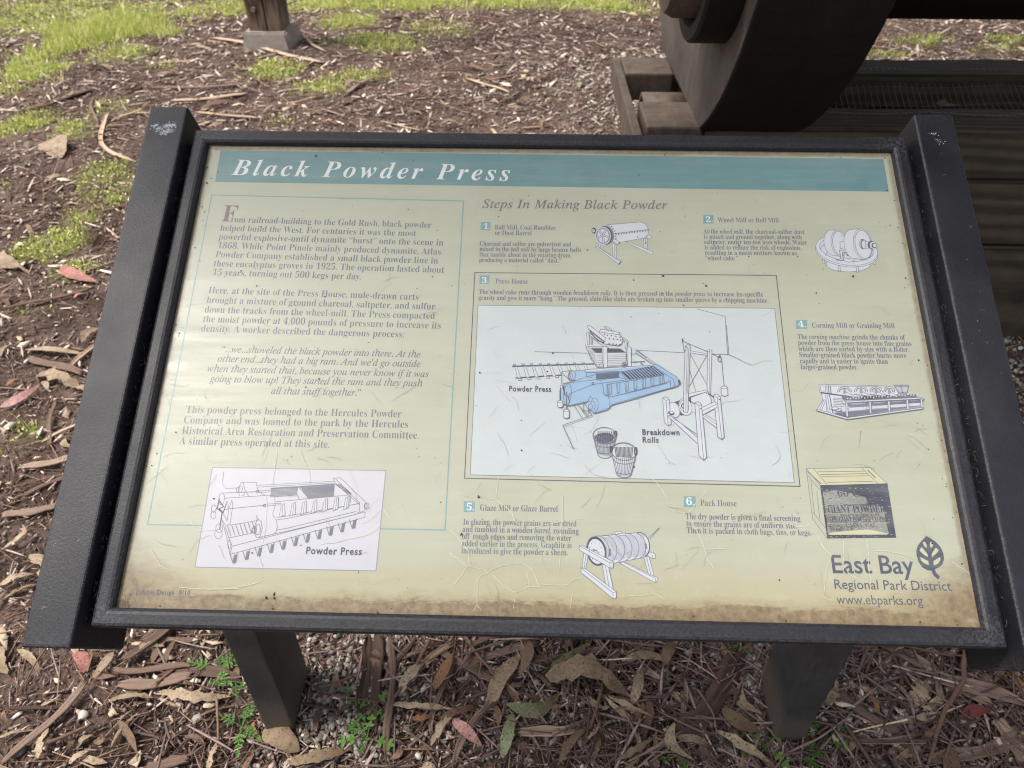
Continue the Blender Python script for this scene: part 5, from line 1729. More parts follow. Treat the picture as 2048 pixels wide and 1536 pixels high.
HL = [
    ((150, 1300), (166, 1342), .46, MAT_PINK, .4, "pink spotted leaf just below the foot of the left rail", 0, .05),
    ((225, 1300), (184, 1352), .3, MAT_LEAF, .55, "tan spotted leaf poking out right of the pink leaf", .05, .08),
    ((180, 1300), (172, 1340), .35, MAT_ORANGE, .5, "orange leaf tucked behind the pink leaf", 0, .1),
    ((0, 1290), (12, 1345), .4, MAT_LEAF, .45, "tan leaf cut by the left edge beside the rail foot", .2, .1),
    ((60, 1110), (80, 1185), .45, MAT_LEAF, .62, "pale curled leaf against the left rail near its foot", .5, .2),
    ((5, 1100), (45, 1050), .3, MAT_LEAF, .62, "curved pale leaf at the left edge beside the rail", .3, .5),
    ((0, 1175), (68, 1150), .3, MAT_LEAF, .58, "torn tan leaf at the left edge with pinkish side", .4, .1),
    ((5, 1200), (72, 1168), .2, MAT_LEAF, .35, "narrow brown leaf lying under the torn tan leaf", .3, .1),
    ((315, 1380), (460, 1390), .22, MAT_LEAF, .52, "long ragged tan leaf left of the left post", .55, .08),
    ((215, 1402), (310, 1395), .2, MAT_LEAF, .4, "thin torn golden leaf in the lower left", .6, .1),
    ((80, 1520), (100, 1460), .42, MAT_LEAF, .62, "pale leaf standing at the lower left corner", .4, .1),
    ((140, 1530), (180, 1505), .45, MAT_LEAF, .56, "small tan leaf with a split at the bottom left", .2, .1),
    ((415, 1535), (432, 1480), .42, MAT_LEAF, .55, "broad torn leaf with holes at the bottom edge left of the post", .6, .05),
    ((525, 1460), (598, 1500), .5, MAT_LEAF, .35, "round brown leaf at the foot of the left post", .05, .05),
    ((505, 1440), (522, 1474), .35, MAT_ORANGE, .7, "small yellow leaf touching the left post foot", .3, .2),
    ((800, 1395), (850, 1330), .36, MAT_LEAF, .56, "heavily speckled pale leaf right of the red bark slab", .3, .05),
    ((868, 1385), (905, 1310), .3, MAT_ORANGE, .45, "tawny leaf with a stalk right of the speckled pale leaf", .05, .1),
    ((975, 1422), (1052, 1308), .3, MAT_LEAF, .42, "long speckled brown leaf lying diagonally under the panel", .25, .05),
    ((1090, 1360), (1255, 1400), .42, MAT_LEAF, .38, "large crumpled beige leaf under the middle of the panel", .35, .1),
    ((1012, 1415), (1120, 1392), .3, MAT_GREENLEAF, .3, "olive strap leaf below the large crumpled leaf", .1, .3),
    ((1005, 1520), (1026, 1428), .3, MAT_GREENLEAF, .95, "pale green spotted leaf standing at the bottom centre", .1, .05),
    ((1100, 1340), (1180, 1292), .18, MAT_GREENLEAF, .2, "narrow grey green leaf with a red spot under the panel", .1, .1),
    ((1240, 1330), (1350, 1340), .18, MAT_LEAF, .4, "curved olive brown leaf right of the crumpled leaf", .05, .3),
    ((1262, 1420), (1282, 1345), .3, MAT_LEAF, .5, "blotched tan leaf standing right of the crumpled leaf", .2, .05),
    ((1215, 1405), (1305, 1445), .2, MAT_LEAF, .62, "torn pale leaf with holes below the crumpled leaf", .6, .1),
    ((775, 1412), (910, 1422), .16, MAT_LEAF, .6, "long curled pale leaf crossing the red bark slab", .3, .15),
    ((862, 1495), (912, 1420), .26, MAT_LEAF, .55, "torn pale leaf hanging down from the long curled leaf", .5, .1),
    ((825, 1440), (862, 1436), .5, MAT_ORANGE, .2, "small orange scrap of leaf under the curled pale leaf", .4, 0),
    ((905, 1440), (965, 1495), .3, MAT_PINK, .9, "pinkish brown leaf with a dark tip at the bottom centre", .1, .05),
    ((1230, 1530), (1305, 1485), .2, MAT_LEAF, .3, "brown curled leaf at the bottom right of centre", .4, .1),
    ((1345, 1455), (1385, 1530), .34, MAT_LEAF, .6, "speckled banana shaped leaf left of the right post", .05, .5),
    ((1428, 1470), (1535, 1535), .24, MAT_LEAF, .58, "long speckled tan leaf running down to the right post foot", .3, .1),
    ((1440, 1425), (1515, 1470), .42, MAT_LEAF, .2, "broad brown leaf leaning against the right post", .05, .1),
    ((1480, 1370), (1520, 1435), .35, MAT_LEAF, .48, "curved tan leaf just left of the right post", .1, .3),
    ((1325, 1340), (1350, 1290), .36, MAT_LEAF, .15, "rust brown pointed leaf below the frame left of the right post", 0, .1),
    ((1918, 1443), (1978, 1425), .36, MAT_RED, .5, "dark red leaf lying by the twig in the lower right", .05, .2),
    ((1838, 1430), (1855, 1350), .26, MAT_LEAF, .58, "wavy tan leaf right of the gravel in the lower right", .3, .3),
    ((1722, 1395), (1750, 1440), .3, MAT_ORANGE, .6, "small golden leaf right of the right post", .1, .1),
    ((1825, 1420), (1850, 1375), .7, MAT_LEAF, .55, "broad pitted tan leaf beside the wavy leaf", .3, .05),
    ((2008, 1345), (2045, 1400), .3, MAT_ORANGE, .4, "ochre leaf under the foot of the right rail", .05, .1),
    ((1955, 1345), (1975, 1380), .8, MAT_LEAF, .6, "wide pale leaf under the foot of the right rail", .3, .05),
    ((70, 745), (165, 775), .34, MAT_LEAF, .68, "large creamy leaf on the soil left of the left rail", .45, .1),
    ((140, 770), (190, 790), .4, MAT_LEAF, .66, "creamy scrap of leaf touching the left rail", .4, .1),
    ((0, 815), (78, 770), .26, MAT_PINK, .95, "pale pink leaf at the left edge", .05, .15),
    ((10, 770), (45, 755), .35, MAT_ORANGE, .1, "rusty pink leaf above the pale pink one", .1, .1),
    ((120, 535), (195, 565), .24, MAT_PINK, .3, "rosy tan leaf by the green clump at the left", .1, .1),
    ((0, 510), (42, 538), .45, MAT_LEAF, .66, "broad pale leaf at the left edge by the green clump", .1, .1),
    ((50, 695), (170, 705), .14, MAT_LEAF, .62, "long pale leaf lying level left of the left rail", .1, .05),
    ((95, 290), (126, 320), .6, MAT_LEAF, .66, "cream leaf near the clover patch at the left", .1, .1),
    ((185, 135), (222, 140), .5, MAT_LEAF, .66, "curled cream leaf at the edge of the grass", .1, .2),
    ((150, 600), (170, 590), .5, MAT_PINK, .6, "small pink leaf left of the left rail", .1, .1),
    ((420, 1175), (470, 1180), .3, MAT_LEAF, .5, "pale leaf under the frame beside the left post", .1, .1),
]
for a, b, wr, m_, rn, lab, rg, sk in HL:
    hero_leaf(a, b, wr, m_, rn, lab, min(rg * 1.4 + .06, .7), sk, z=.011 + .007 * random.random(), roll=random.uniform(-.35, .35))
HS = [
    ((742, 1475), (748, 1262), .042, .10, "broad red brown slab of bark under the panel right of the left post", .05),
    ((778, 1530), (785, 1265), .014, .35, "narrow bark strip standing beside the broad red slab", .05),
    ((230, 1370), (390, 1350), .022, .55, "split grey brown bark strip left of the left post", .1),
    ((220, 1335), (392, 1325), .012, .45, "narrow bark strip above the split strip", .15),
    ((1330, 1500), (1490, 1290), .040, .15, "thick reddish root like bark piece left of the right post", .3),
    ((1700, 1310), (2048, 1420), .030, .6, "long fibrous bark strip crossing under the right rail foot", .1),
    ((1640, 1390), (1800, 1480), .02, .4, "bark strip running right from the right post", .1),
    ((1780, 1300), (1985, 1420), .022, .65, "bundle of pale bark fibres in the lower right", .1),
    ((1850, 1535), (2048, 1480), .022, .5, "bark strip at the bottom right corner", .1),
    ((1990, 1440), (2048, 1530), .03, .8, "grey bark slab at the right edge bottom", .05),
    ((50, 710), (170, 745), .026, .45, "chunky brown bark strip by the creamy leaf", .05),
    ((110, 1010), (180, 945), .014, .7, "pinkish bark strip against the left rail", .1),
    ((0, 625), (190, 580), .014, .35, "long dark bark strip in the left middle", .1),
    ((95, 900), (110, 800), .012, .4, "upright bark strip at the left", .05),
    ((0, 1535), (180, 1360), .014, .55, "orange brown bark strip rising from the bottom left corner", .1),
    ((285, 1535), (380, 1515), .018, .4, "short dark bark stick at the bottom left", .03),
    ((40, 940), (160, 915), .02, .75, "pale pink bark strip along the left edge", .1),
    ((50, 225), (190, 180), .05, .45, "broad dark bark strip below the grass at the upper left", .1),
    ((290, 180), (520, 170), .02, .5, "reddish bark strip left of the concrete footing", .15),
    ((340, 205), (500, 190), .03, .85, "pale bark strip above the left rail", .15),
    ((225, 225), (275, 330), .02, .95, "tan curved bark strip touching the left rail top", .5),
    ((390, 232), (520, 245), .022, .85, "light tan bark strip just above the panel frame", .1),
    ((420, 78), (650, 130), .03, .95, "long pale bark strip crossing in front of the concrete footing", .1),
    ((690, 195), (750, 160), .03, .6, "bark strip on the grass behind the panel", .1),
    ((120, 1015), (0, 1035), .02, .6, "bark strip at the far left beside the rail", .1),
    ((195, 265), (190, 190), .012, .5, "thin bark strip near the clover", .1),
    ((930, 155), (1020, 185), .02, .95, "pale bark strip behind the middle of the panel", .1),
    ((600, 75), (650, 110), .02, .8, "grey bark strip right of the concrete footing", .1),
]
for a, b, w, rn, lab, cv in HS:
    hero_strip(a, b, w, MAT_BARK, rn, lab, curve=cv)


def hero_twig(pts, rad, rnd, label):
    g = [ground_at(*p) for p in pts]
    c = g[0].copy()
    q = []
    for i in range(len(g) - 1):
        for t in (0, .34, .67):
            p = g[i].lerp(g[i + 1], t)
            q.append((p.x - c.x + random.uniform(-.002, .002), p.y - c.y + random.uniform(-.002, .002), zlift(p.x, p.y) + .016 + rad))
    p = g[-1]
    q.append((p.x - c.x, p.y - c.y, zlift(p.x, p.y) + .016))
    o = bpy.data.objects.new("twig", twig_mesh(q, rad, MAT_TWIG, rnd))
    link(o)
    o.location = (c.x, c.y, 0)
    tag(o, label, "twig")


hero_twig([(1925, 1310), (1920, 1370), (1880, 1430), (1865, 1480), (1850, 1536)], .0055, .35, "crooked dark twig hanging down in the lower right")
hero_twig([(1805, 1450), (1695, 1475)], .002, 1.0, "thin straight pale twig right of the right post")
hero_twig([(1395, 1390), (1420, 1430), (1430, 1475)], .003, .4, "forked brown twig left of the right post")
hero_twig([(862, 1290), (820, 1360), (790, 1400)], .005, .2, "dark curved twig under the panel behind the speckled leaf")
hero_twig([(920, 1270), (965, 1330), (1000, 1370)], .004, .3, "straight brown twig crossing behind the long speckled leaf")
hero_twig([(432, 1400), (436, 1480)], .003, .5, "upright grey twig left of the left post")
hero_twig([(100, 1490), (170, 1460), (185, 1450)], .004, .2, "dark brown twig in the lower left")
hero_twig([(90, 1300), (60, 1350), (30, 1400)], .002, .3, "thin stem in the lower left below the rail")
hero_twig([(1180, 1470), (1210, 1350), (1222, 1290)], .003, .3, "thin dark twig between the leaves under the panel")
hero_twig([(640, 1380), (700, 1360), (735, 1340)], .003, .3, "dark twig between the left post and the red slab")


def hero_stone(px, py, s, rnd, label, flat_=.6):
    sd[0] += 1
    v, f = t_stone(sd[0])
    bm = bmesh.new()
    bv = [bm.verts.new(c) for c in v]
    for t in f: bm.faces.new([bv[i] for i in t])
    bmesh.ops.subdivide_edges(bm, edges=bm.edges[:], cuts=1, smooth=.6, use_grid_fill=True)
    me = bpy.data.meshes.new("stone")
    bm.to_mesh(me)
    bm.free()
    c2 = np.array([q.co[:] for q in me.vertices]) * np.array([s, s * .75, s * flat_])
    me.vertices.foreach_set("co", c2.ravel())
    a = me.attributes.new("rnd", 'FLOAT', 'POINT')
    a.data.foreach_set("value", np.full(len(c2), rnd, np.float32))
    me.materials.append(MAT_STONE)
    me.polygons.foreach_set("use_smooth", np.ones(len(me.polygons), bool))
    g = ground_at(px, py)
    o = bpy.data.objects.new("stone", me)
    link(o)
    o.location = (g.x, g.y, zlift(g.x, g.y) + s * flat_ * .3)
    o.rotation_euler = (0, 0, random.uniform(0, 6))
    tag(o, label, "stone")


for px, py, s, rn, lab in ((326, 1298, .024, 1, "white stone under the frame right of the left rail foot"), (163, 1424, .026, .85, "oval pale stone in the lower left"),
                           (30, 1500, .034, .2, "grey flat stone in the bottom left corner"), (390, 1428, .024, .7, "grey pebble left of the left post"),
                           (20, 548, .03, .7, "grey stone at the left edge under the grass"), (20, 848, .03, .9, "white striped stone at the left edge"),
                           (648, 1372, .034, .15, "smooth grey pebble right of the left post"), (614, 1474, .026, .2, "dark grey pebble at the left post foot"),
                           (1645, 1445, .022, 1, "white stone right of the right post"), (1770, 1385, .020, 1, "white stone in the gravel under the right rail"),
                           (1800, 1410, .018, .95, "small pale stone below the white gravel stone"), (1505, 1325, .026, .95, "white stone left of the right post top")):
    hero_stone(px, py, s, rn, lab)

# countable repeats nobody could tell apart: share one label per kind and region, each an object of its own
GEN_L = []
for k in range(14):
    sd[0] += 1
    L = random.uniform(.055, .11)
    rn_ = random.random() * .9
    GEN_L.append((leaf_mesh(sd[0], L, L * random.uniform(.16, .34), MAT_LEAF, random.choice((.1, .3, .55)), rn_, .2), rn_))
GEN_S = []
for k in range(12):
    sd[0] += 1
    rn_ = random.random()
    GEN_S.append((strip_mesh(sd[0], random.uniform(.09, .22), random.uniform(.008, .02), .002, MAT_BARK, rn_, 10, .3), rn_))
regs = [("left", lambda: (random.uniform(-1.9, -.62), random.uniform(-.1, 2.6))), ("under", lambda: (random.uniform(-.42, .9), random.uniform(-.16, .45))),
        ("back", lambda: (random.uniform(-2.6, .2), random.uniform(2.2, 4.6)))]
grp = {"left": "left of", "under": "under", "back": "behind"}


def zone(rg, x, y):
    if rg == "left":
        a = "beside the left rail" if x > -.62 - .33 * y - .12 else ("by the left edge" if x < -.95 - .42 * y else "midway left of the sign")
        return a + (" near its foot" if y < .5 else (" at text height" if y < 1.3 else " by green clumps"))
    if rg == "under":
        a = "left of the left post" if x < -.46 else ("just right of the left post" if x < -.18 else ("below mid panel" if x < .2 else ("left of the right post" if x < .46 else "right of the right post")))
        return a + (", nearer" if y < .05 else ", near the frame")
    a = "left of the concrete footing" if x < -1.95 else ("in front of the concrete footing" if x < -1.2 else ("right of the footing" if x < -.55 else "near the timber crib end"))
    return a + (", nearer" if y < 3.2 else ", farther back")


tone = {"leaf": ("dull brown", "tan", "pale", "dark brown"), "strip": ("dark", "brown", "greyish", "pale")}
for rg, f in regs:
    for k in range({"under": 24, "left": 34, "back": 60}[rg]):
        x, y = f()
        if any(a - .03 < x < b + .03 and c - .03 < y < d + .03 for a, b, c, d in SOLID): continue
        gi = random.randrange(len(GEN_L))
        o = bpy.data.objects.new("fallen_leaf", GEN_L[gi][0])
        link(o)
        o.location = (x, y, zlift(x, y) + random.uniform(.010, .018))
        o.rotation_euler = (random.gauss(0, .25), random.gauss(0, .12), random.uniform(0, 6.28))
        s = random.uniform(.75, 1.25)
        o.scale = (s, s, s)
        r_ = GEN_L[gi][1]
        t = tone["leaf"][0 if r_ < .22 else (1 if r_ < .45 else (2 if r_ < .7 else 3))]
        tag(o, ("%s %s leaf %s" % ("small" if s < 1 else "large", t, zone(rg, x, y))), "leaf", "dry leaves " + grp[rg] + " the sign")
    for k in range(60):
        x, y = f()
        if any(a - .08 < x < b + .08 and c - .08 < y < d + .08 for a, b, c, d in SOLID): continue
        gi = random.randrange(len(GEN_S))
        o = bpy.data.objects.new("bark_strip", GEN_S[gi][0])
        link(o)
        o.location = (x, y, zlift(x, y) + random.uniform(.006, .013))
        o.rotation_euler = (random.gauss(0, .25), random.gauss(0, .05), random.gauss(.4, .6) + (math.pi if random.random() < .5 else 0))
        s = random.uniform(.7, 1.3)
        o.scale = (s, s, s)
        r_ = GEN_S[gi][1]
        t = tone["strip"][0 if r_ < .25 else (1 if r_ < .5 else (2 if r_ < .75 else 3))]
        tag(o, ("%s %s bark strip %s" % ("short" if s < 1 else "long", t, zone(rg, x, y))), "bark strip", "bark strips " + grp[rg] + " the sign")


# small weeds with cut leaves
def weed(px, py, n, size, label, frond=True):
    g = ground_at(px, py)
    root = empty("weed", (g.x, g.y, zlift(g.x, g.y)))
    tag(root, label, "weed")
    for k in range(n):
        a = random.uniform(0, 6.28)
        L = size * random.uniform(.6, 1.1)
        V, F = [], []
        pts = []
        for i in range(6):
            t = i / 5
            pts.append((math.cos(a) * L * t, math.sin(a) * L * t, .012 + L * (.5 * t - .38 * t * t)))
        V0, F0 = [], []
        for i, p in enumerate(pts):
            w = .0009
            nx, ny = -math.sin(a) * w, math.cos(a) * w
            V0 += [(p[0] - nx, p[1] - ny, p[2]), (p[0] + nx, p[1] + ny, p[2]), (p[0], p[1], p[2] - w * 1.5)]
        for i in range(5):
            for j in range(3):
                F0.append((3 * i + j, 3 * i + (j + 1) % 3, 3 * i + 3 + (j + 1) % 3, 3 * i + 3 + j))
        me = fast_mesh("stem", np.array(V0), np.array(F0), np.full(len(V0), .7))
        me.materials.append(MAT_WEED)
        link(bpy.data.objects.new("stem", me), root)
        rn = random.random()
        lv = []
        if frond:
            for i in (2, 3, 4, 5):
                for sg in (-1, 1):
                    lv.append((pts[i], a + sg * (1.0 if i < 5 else .5), L * .34 * (1.2 - .16 * i)))
            lv.append((pts[5], a, L * .3))
        else:
            for i in (3, 5):
                for sg in (-1, 0, 1):
                    lv.append((pts[i], a + sg * 1.2, L * .3))
        for (p, b, l) in lv:
            c, s_ = math.cos(b), math.sin(b)
            if frond:
                o_ = [(0, 0), (.2, .22), (.32, .12), (.5, .34), (.6, .14), (.85, .16), (1, 0), (.85, -.16), (.6, -.14), (.5, -.34), (.32, -.12), (.2, -.22)]
            else:
                o_ = [(0, 0), (.25, .24), (.6, .28), (.9, .12), (1, 0), (.9, -.12), (.6, -.28), (.25, -.24)]
            k0 = len(V)
            z1 = random.uniform(-.15, .2)
            V += [(p[0] + (x * c - y * s_) * l, p[1] + (x * s_ + y * c) * l, p[2] + x * l * z1 + abs(y) * l * .4) for x, y in o_]
            m = len(o_)
            V.append((p[0] + .5 * c * l, p[1] + .5 * s_ * l, p[2] + .5 * l * z1))
            F += [(k0 + i, k0 + (i + 1) % m, k0 + m) for i in range(m)]
        me = fast_mesh("leaflet", np.array(V), np.array(F), np.full(len(V), rn))
        me.materials.append(MAT_WEED)
        link(bpy.data.objects.new("leaflet", me), root)


weed(430, 1335, 6, .045, "feathery green weed left of the left post, upper one")
weed(470, 1360, 4, .04, "small feathery weed touching the left post")
weed(482, 1450, 6, .045, "feathery green weed left of the left post foot")
weed(745, 1420, 3, .04, "green seedling in front of the broad red bark slab", False)
weed(735, 1480, 6, .04, "round leaved green weed at the bottom between the posts", False)
weed(1475, 1295, 4, .04, "green weed peeking out under the frame by the right post")
weed(1530, 1500, 5, .04, "leafy green weed at the left foot of the right post", False)
weed(1640, 1490, 6, .05, "leafy green weed at the right foot of the right post", False)
weed(1352, 1520, 3, .03, "tiny grass seedling left of the right post", False)
weed(700, 1400, 3, .03, "small weed by the gravel right of the left post", False)


# ------------------------------------------------------------------ shelter post on its concrete footing, and the roof above the press
def wood_mat(name, a, b, c, scale=(1, 1, 1), k=1.0, rough=.8):
    M = NT(name)
    o = M.obj()
    m = M.mapping(o, scale)
    w = M.n("TexWave", Scale=2.2, Distortion=5.0, Detail=3.0)
    w.inputs["Detail Scale"].default_value = 1.6
    w.bands_direction = 'Z'
    M.l(m, w.inputs["Vector"])
    n = M.noise(22, 6, .7, m)
    big = M.noise(3, 3, .6, o)
    c1 = M.ramp(w.outputs[0], [(0.1, a), (.5, b), (.9, c)]).outputs[0]
    n2 = M.ramp(n.outputs[0], [(.3, (.6, .6, .6)), (.7, (1.2, 1.2, 1.2))]).outputs[0]
    c1 = M.mix(.8, c1, n2, 'MULTIPLY')
    n3 = M.ramp(big.outputs[0], [(.3, (.7, .7, .7)), (.7, (1.1, 1.1, 1.1))]).outputs[0]
    c1 = M.mix(.8, c1, n3, 'MULTIPLY')
    M.l(c1, M.b.inputs["Base Color"])
    M.b.inputs["Roughness"].default_value = rough
    M.b.inputs["Specular IOR Level"].default_value = .25
    M.bump(n.outputs[0], .5, .004)
    return M.m


MAT_POSTWOOD = wood_mat("grey_post_wood", lin(84, 70, 60), lin(112, 95, 82), lin(134, 114, 98), (9, 9, .5))


def timber_mat():
    """split old timber: arcs of growth rings, weather checks along the grain, damp patches"""
    M = NT("weathered_timber")
    o = M.obj()
    mp = M.n("Mapping")
    mp.inputs["Location"].default_value = (0, -.25, .10)
    mp.inputs["Scale"].default_value = (.10, 1, 1)
    M.l(o, mp.inputs["Vector"])
    w = M.n("TexWave", Scale=14.0, Distortion=9.0, Detail=3.0)
    w.inputs["Detail Scale"].default_value = .5
    w.wave_type = 'RINGS'
    w.rings_direction = 'X'
    M.l(mp.outputs[0], w.inputs["Vector"])
    n = M.noise(26, 6, .8, M.mapping(o, (.45, 1, 1.3)))
    big = M.noise(2.6, 5, .65, o)
    c = M.ramp(w.outputs[0], [(.1, lin(65, 59, 50)), (.6, lin(79, 71, 59)), (1, lin(89, 80, 67))]).outputs[0]
    c = M.mix(.55, c, M.ramp(n.outputs[0], [(.32, (.45, .44, .42)), (.5, (.95, .95, .95)), (.7, (1.3, 1.3, 1.28))]).outputs[0], 'MULTIPLY')
    c = M.mix(.8, c, M.ramp(big.outputs[0], [(.3, (.6, .55, .52)), (.7, (1.2, 1.2, 1.2))]).outputs[0], 'MULTIPLY')
    M.l(c, M.b.inputs["Base Color"])
    M.b.inputs["Roughness"].default_value = .9
    M.b.inputs["Specular IOR Level"].default_value = .2
    M.bump(n.outputs[0], .6, .005)
    return M.m


MAT_TIMBER = timber_mat()



def concrete_mat():
    M = NT("concrete")
    o = M.obj()
    n = M.noise(12, 6, .7, o)
    f = M.noise(220, 4, .7, o)
    c = M.ramp(n.outputs[0], [(.3, lin(128, 118, 110)), (.7, lin(160, 150, 140))]).outputs[0]
    c = M.mix(.6, c, M.ramp(f.outputs[0], [(.3, (.75, .75, .75)), (.7, (1.15, 1.15, 1.15))]).outputs[0], 'MULTIPLY')
    M.l(c, M.b.inputs["Base Color"])
    M.b.inputs["Roughness"].default_value = .9
    M.bump(f.outputs[0], .4, .004)
    return M.m


MAT_CONC = concrete_mat()
shelter = empty("shelter", (-1.75, 4.5, 0))
tag(shelter, "wooden shelter over the machine, its square post standing on a concrete footing", "shelter")


def local(o, root):
    o.matrix_parent_inverse = Matrix.Translation(-root.location)
    return o


bm = bmesh.new()
bmesh.ops.create_cube(bm, size=1)
for v in bm.verts:
    top = v.co.z > 0
    hw, hd = (.137, .15) if top else (.172, .19)
    v.co = Vector((-1.742 + (hw if v.co.x > 0 else -hw), 4.50 + (hd if v.co.y > 0 else -hd), .105 if top else -.08))
bmesh.ops.bevel(bm, geom=bm.edges[:], offset=.01, segments=2, affect='EDGES')
local(bm_obj("concrete_footing", bm, MAT_CONC, shelter), shelter)
# two half posts with a gap between, bolted
for (x0, x1) in ((-1.845, -1.732), (-1.722, -1.636)):
    local(bm_obj("post", box_bm(x0, x1, 4.385, 4.60, .104, 2.9, .006, 2), MAT_POSTWOOD, shelter), shelter)
local(bm_obj("post_core", box_bm(-1.74, -1.71, 4.40, 4.585, .104, 2.88), MAT_POSTWOOD, shelter), shelter)
MAT_STEEL = ink_simple("weathered_steel", (126, 116, 104), .5)
bm = bmesh.new()
bmesh.ops.create_cone(bm, cap_ends=True, segments=6, radius1=.016, radius2=.015, depth=.03, matrix=Matrix.Translation((-1.79, 4.372, .235)) @ Matrix.Rotation(R(90), 4, 'X'))
local(bm_obj("bolt", bm, MAT_STEEL, shelter), shelter)
local(bm_obj("roof_beam", box_bm(-1.95, 4.9, 4.40, 4.58, 2.88, 3.08, .006), MAT_POSTWOOD, shelter), shelter)
local(bm_obj("roof_beam", box_bm(-1.95, 4.9, -.75, -.60, 2.88, 3.08, .006), MAT_POSTWOOD, shelter), shelter)
for xr in (-.45, 2.1, 4.62):
    local(bm_obj("rafter", box_bm(xr, xr + .09, -.85, 5.05, 3.081, 3.22, .004), MAT_POSTWOOD, shelter), shelter)
for px_, py_ in ((4.7, 4.5), (4.7, -.67), (-1.85, -.67)):
    local(bm_obj("post", box_bm(px_ - .1, px_ + .1, py_ - .1, py_ + .1, .0, 2.88, .006), MAT_POSTWOOD, shelter), shelter)
MAT_ROOF = wood_mat("roof_boards", lin(60, 50, 42), lin(82, 70, 58), lin(98, 84, 70), (.25, 5, 5))
for k in range(28):  # unseen roof; the extent of its boards is shaped for the shade
    x0 = -.55 + k * .2
    local(bm_obj("roof_board", box_bm(x0, x0 + .194, -.02, 3.7, 3.222 + .001 * (k % 3), 3.25 + .001 * (k % 3)), MAT_ROOF, shelter), shelter)

# ------------------------------------------------------------------ timber crib under the machine
crib = empty("timber_crib", (1.8, 1.55, 0))
tag(crib, "stacked weathered timber crib with wire netting over its pit, under the machine", "timber crib")


def timber(x0, x1, y0, y1, z0, z1, seed, mat=None):
    bm = box_bm(x0, x1, y0, y1, z0, z1, 0, cuts=14, rough=.0022, seed=seed)
    es = [e for e in bm.edges if len(e.link_faces) == 2 and e.calc_face_angle(0) > 1.0]
    bmesh.ops.bevel(bm, geom=es, offset=.008, segments=2, affect='EDGES')
    return local(bm_obj("timber", bm, mat or MAT_TIMBER, crib), crib)


XR = 4.3
timber(.435, XR, 1.262, 1.435, .518, .655, 1)
timber(.42, XR, 1.268, 1.432, .318, .512, 2)
timber(.415, XR, 1.275, 1.430, -.03, .304, 3)
timber(.435, XR, 1.710, 1.880, .56, .662, 4)
timber(.44, XR, 1.76, 1.872, .499, .556, 8, MAT_POST)  # this and the next two: the pit's shade put into a dark colour
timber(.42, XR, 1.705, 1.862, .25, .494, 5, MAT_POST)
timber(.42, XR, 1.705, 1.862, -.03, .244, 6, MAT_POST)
timber(.43, .50, 1.44, 1.698, -.03, .30, 7)
MAT_RUST = None


def iron_mat(name, a, b, c, rough=.65, metal=0.0):
    M = NT(name)
    o = M.obj()
    n = M.noise(5, 6, .65, o)
    f = M.noise(90, 5, .75, o)
    col = M.ramp(n.outputs[0], [(.3, a), (.55, b), (.75, c)]).outputs[0]
    col = M.mix(.7, col, M.ramp(f.outputs[0], [(.3, (.6, .6, .6)), (.7, (1.3, 1.3, 1.3))]).outputs[0], 'MULTIPLY')
    stv = M.noise(26, 5, .7, M.mapping(o, (1, 1, .12)))
    col = M.mix(.55, col, M.ramp(stv.outputs[0], [(.3, (.5, .48, .46)), (.7, (1.5, 1.45, 1.4))]).outputs[0], 'MULTIPLY')
    pit = M.ramp(M.noise(14, 6, .8, o).outputs[0], [(.58, (0, 0, 0)), (.66, (.5, .5, .5))]).outputs[0]
    col = M.mix(pit, col, lin(48, 36, 30))
    M.l(col, M.b.inputs["Base Color"])
    M.b.inputs["Roughness"].default_value = rough
    M.b.inputs["Metallic"].default_value = metal
    M.b.inputs["Specular IOR Level"].default_value = .3
    M.bump(f.outputs[0], .35, .003)
    return M.m


MAT_LITIRON = iron_mat("lit_cast_iron", lin(58, 50, 47), lin(80, 72, 68), lin(92, 84, 80))  # lighter copy for the casting's left face, its light put into the colour
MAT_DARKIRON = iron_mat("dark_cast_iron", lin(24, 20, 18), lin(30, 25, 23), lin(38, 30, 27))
MAT_BROWN = iron_mat("rusty_brown_iron", lin(72, 63, 56), lin(90, 79, 70), lin(106, 94, 84))
# steel strap at the left end of the crib, joining the beam ends, with the pipe stub between them
bm = box_bm(.243, .268, 1.12, 1.875, .585, .660, .004)
local(bm_obj("end_plate", bm, MAT_BROWN, crib), crib)
local(bm_obj("flange", box_bm(.270, .42, 1.695, 1.868, .58, .664, .006), MAT_BROWN, crib), crib)
local(bm_obj("flange", box_bm(.284, .43, 1.245, 1.440, .56, .664, .006), MAT_BROWN, crib), crib)
bm = bmesh.new()
bmesh.ops.create_cone(bm, cap_ends=False, segments=36, radius1=.058, radius2=.058, depth=.14)
bmesh.ops.create_cone(bm, cap_ends=False, segments=36, radius1=.040, radius2=.040, depth=.14)
vs = list(bm.verts)
bm.verts.ensure_lookup_table()
top = [v for v in bm.verts if v.co.z > 0]
for zsgn in (1, -1):
    outer = sorted([v for v in bm.verts if v.co.z * zsgn > 0 and v.co.xy.length > .05], key=lambda v: math.atan2(v.co.y, v.co.x))
    inner = sorted([v for v in bm.verts if v.co.z * zsgn > 0 and v.co.xy.length < .05], key=lambda v: math.atan2(v.co.y, v.co.x))
    for i in range(36):
        bm.faces.new((outer[i], outer[(i + 1) % 36], inner[(i + 1) % 36], inner[i]))
bmesh.ops.recalc_face_normals(bm, faces=bm.faces)
bmesh.ops.transform(bm, matrix=Matrix.Translation((.375, 1.53, .600)) @ Matrix.Rotation(R(90), 4, 'Y'), verts=bm.verts)
local(bm_obj("pipe_stub", bm, MAT_BROWN, crib, smooth=True), crib)

# wire netting sagging over the pit
MAT_WIRE = ink_simple("galvanised_wire", (150, 148, 142), .45)
V, F = [], []


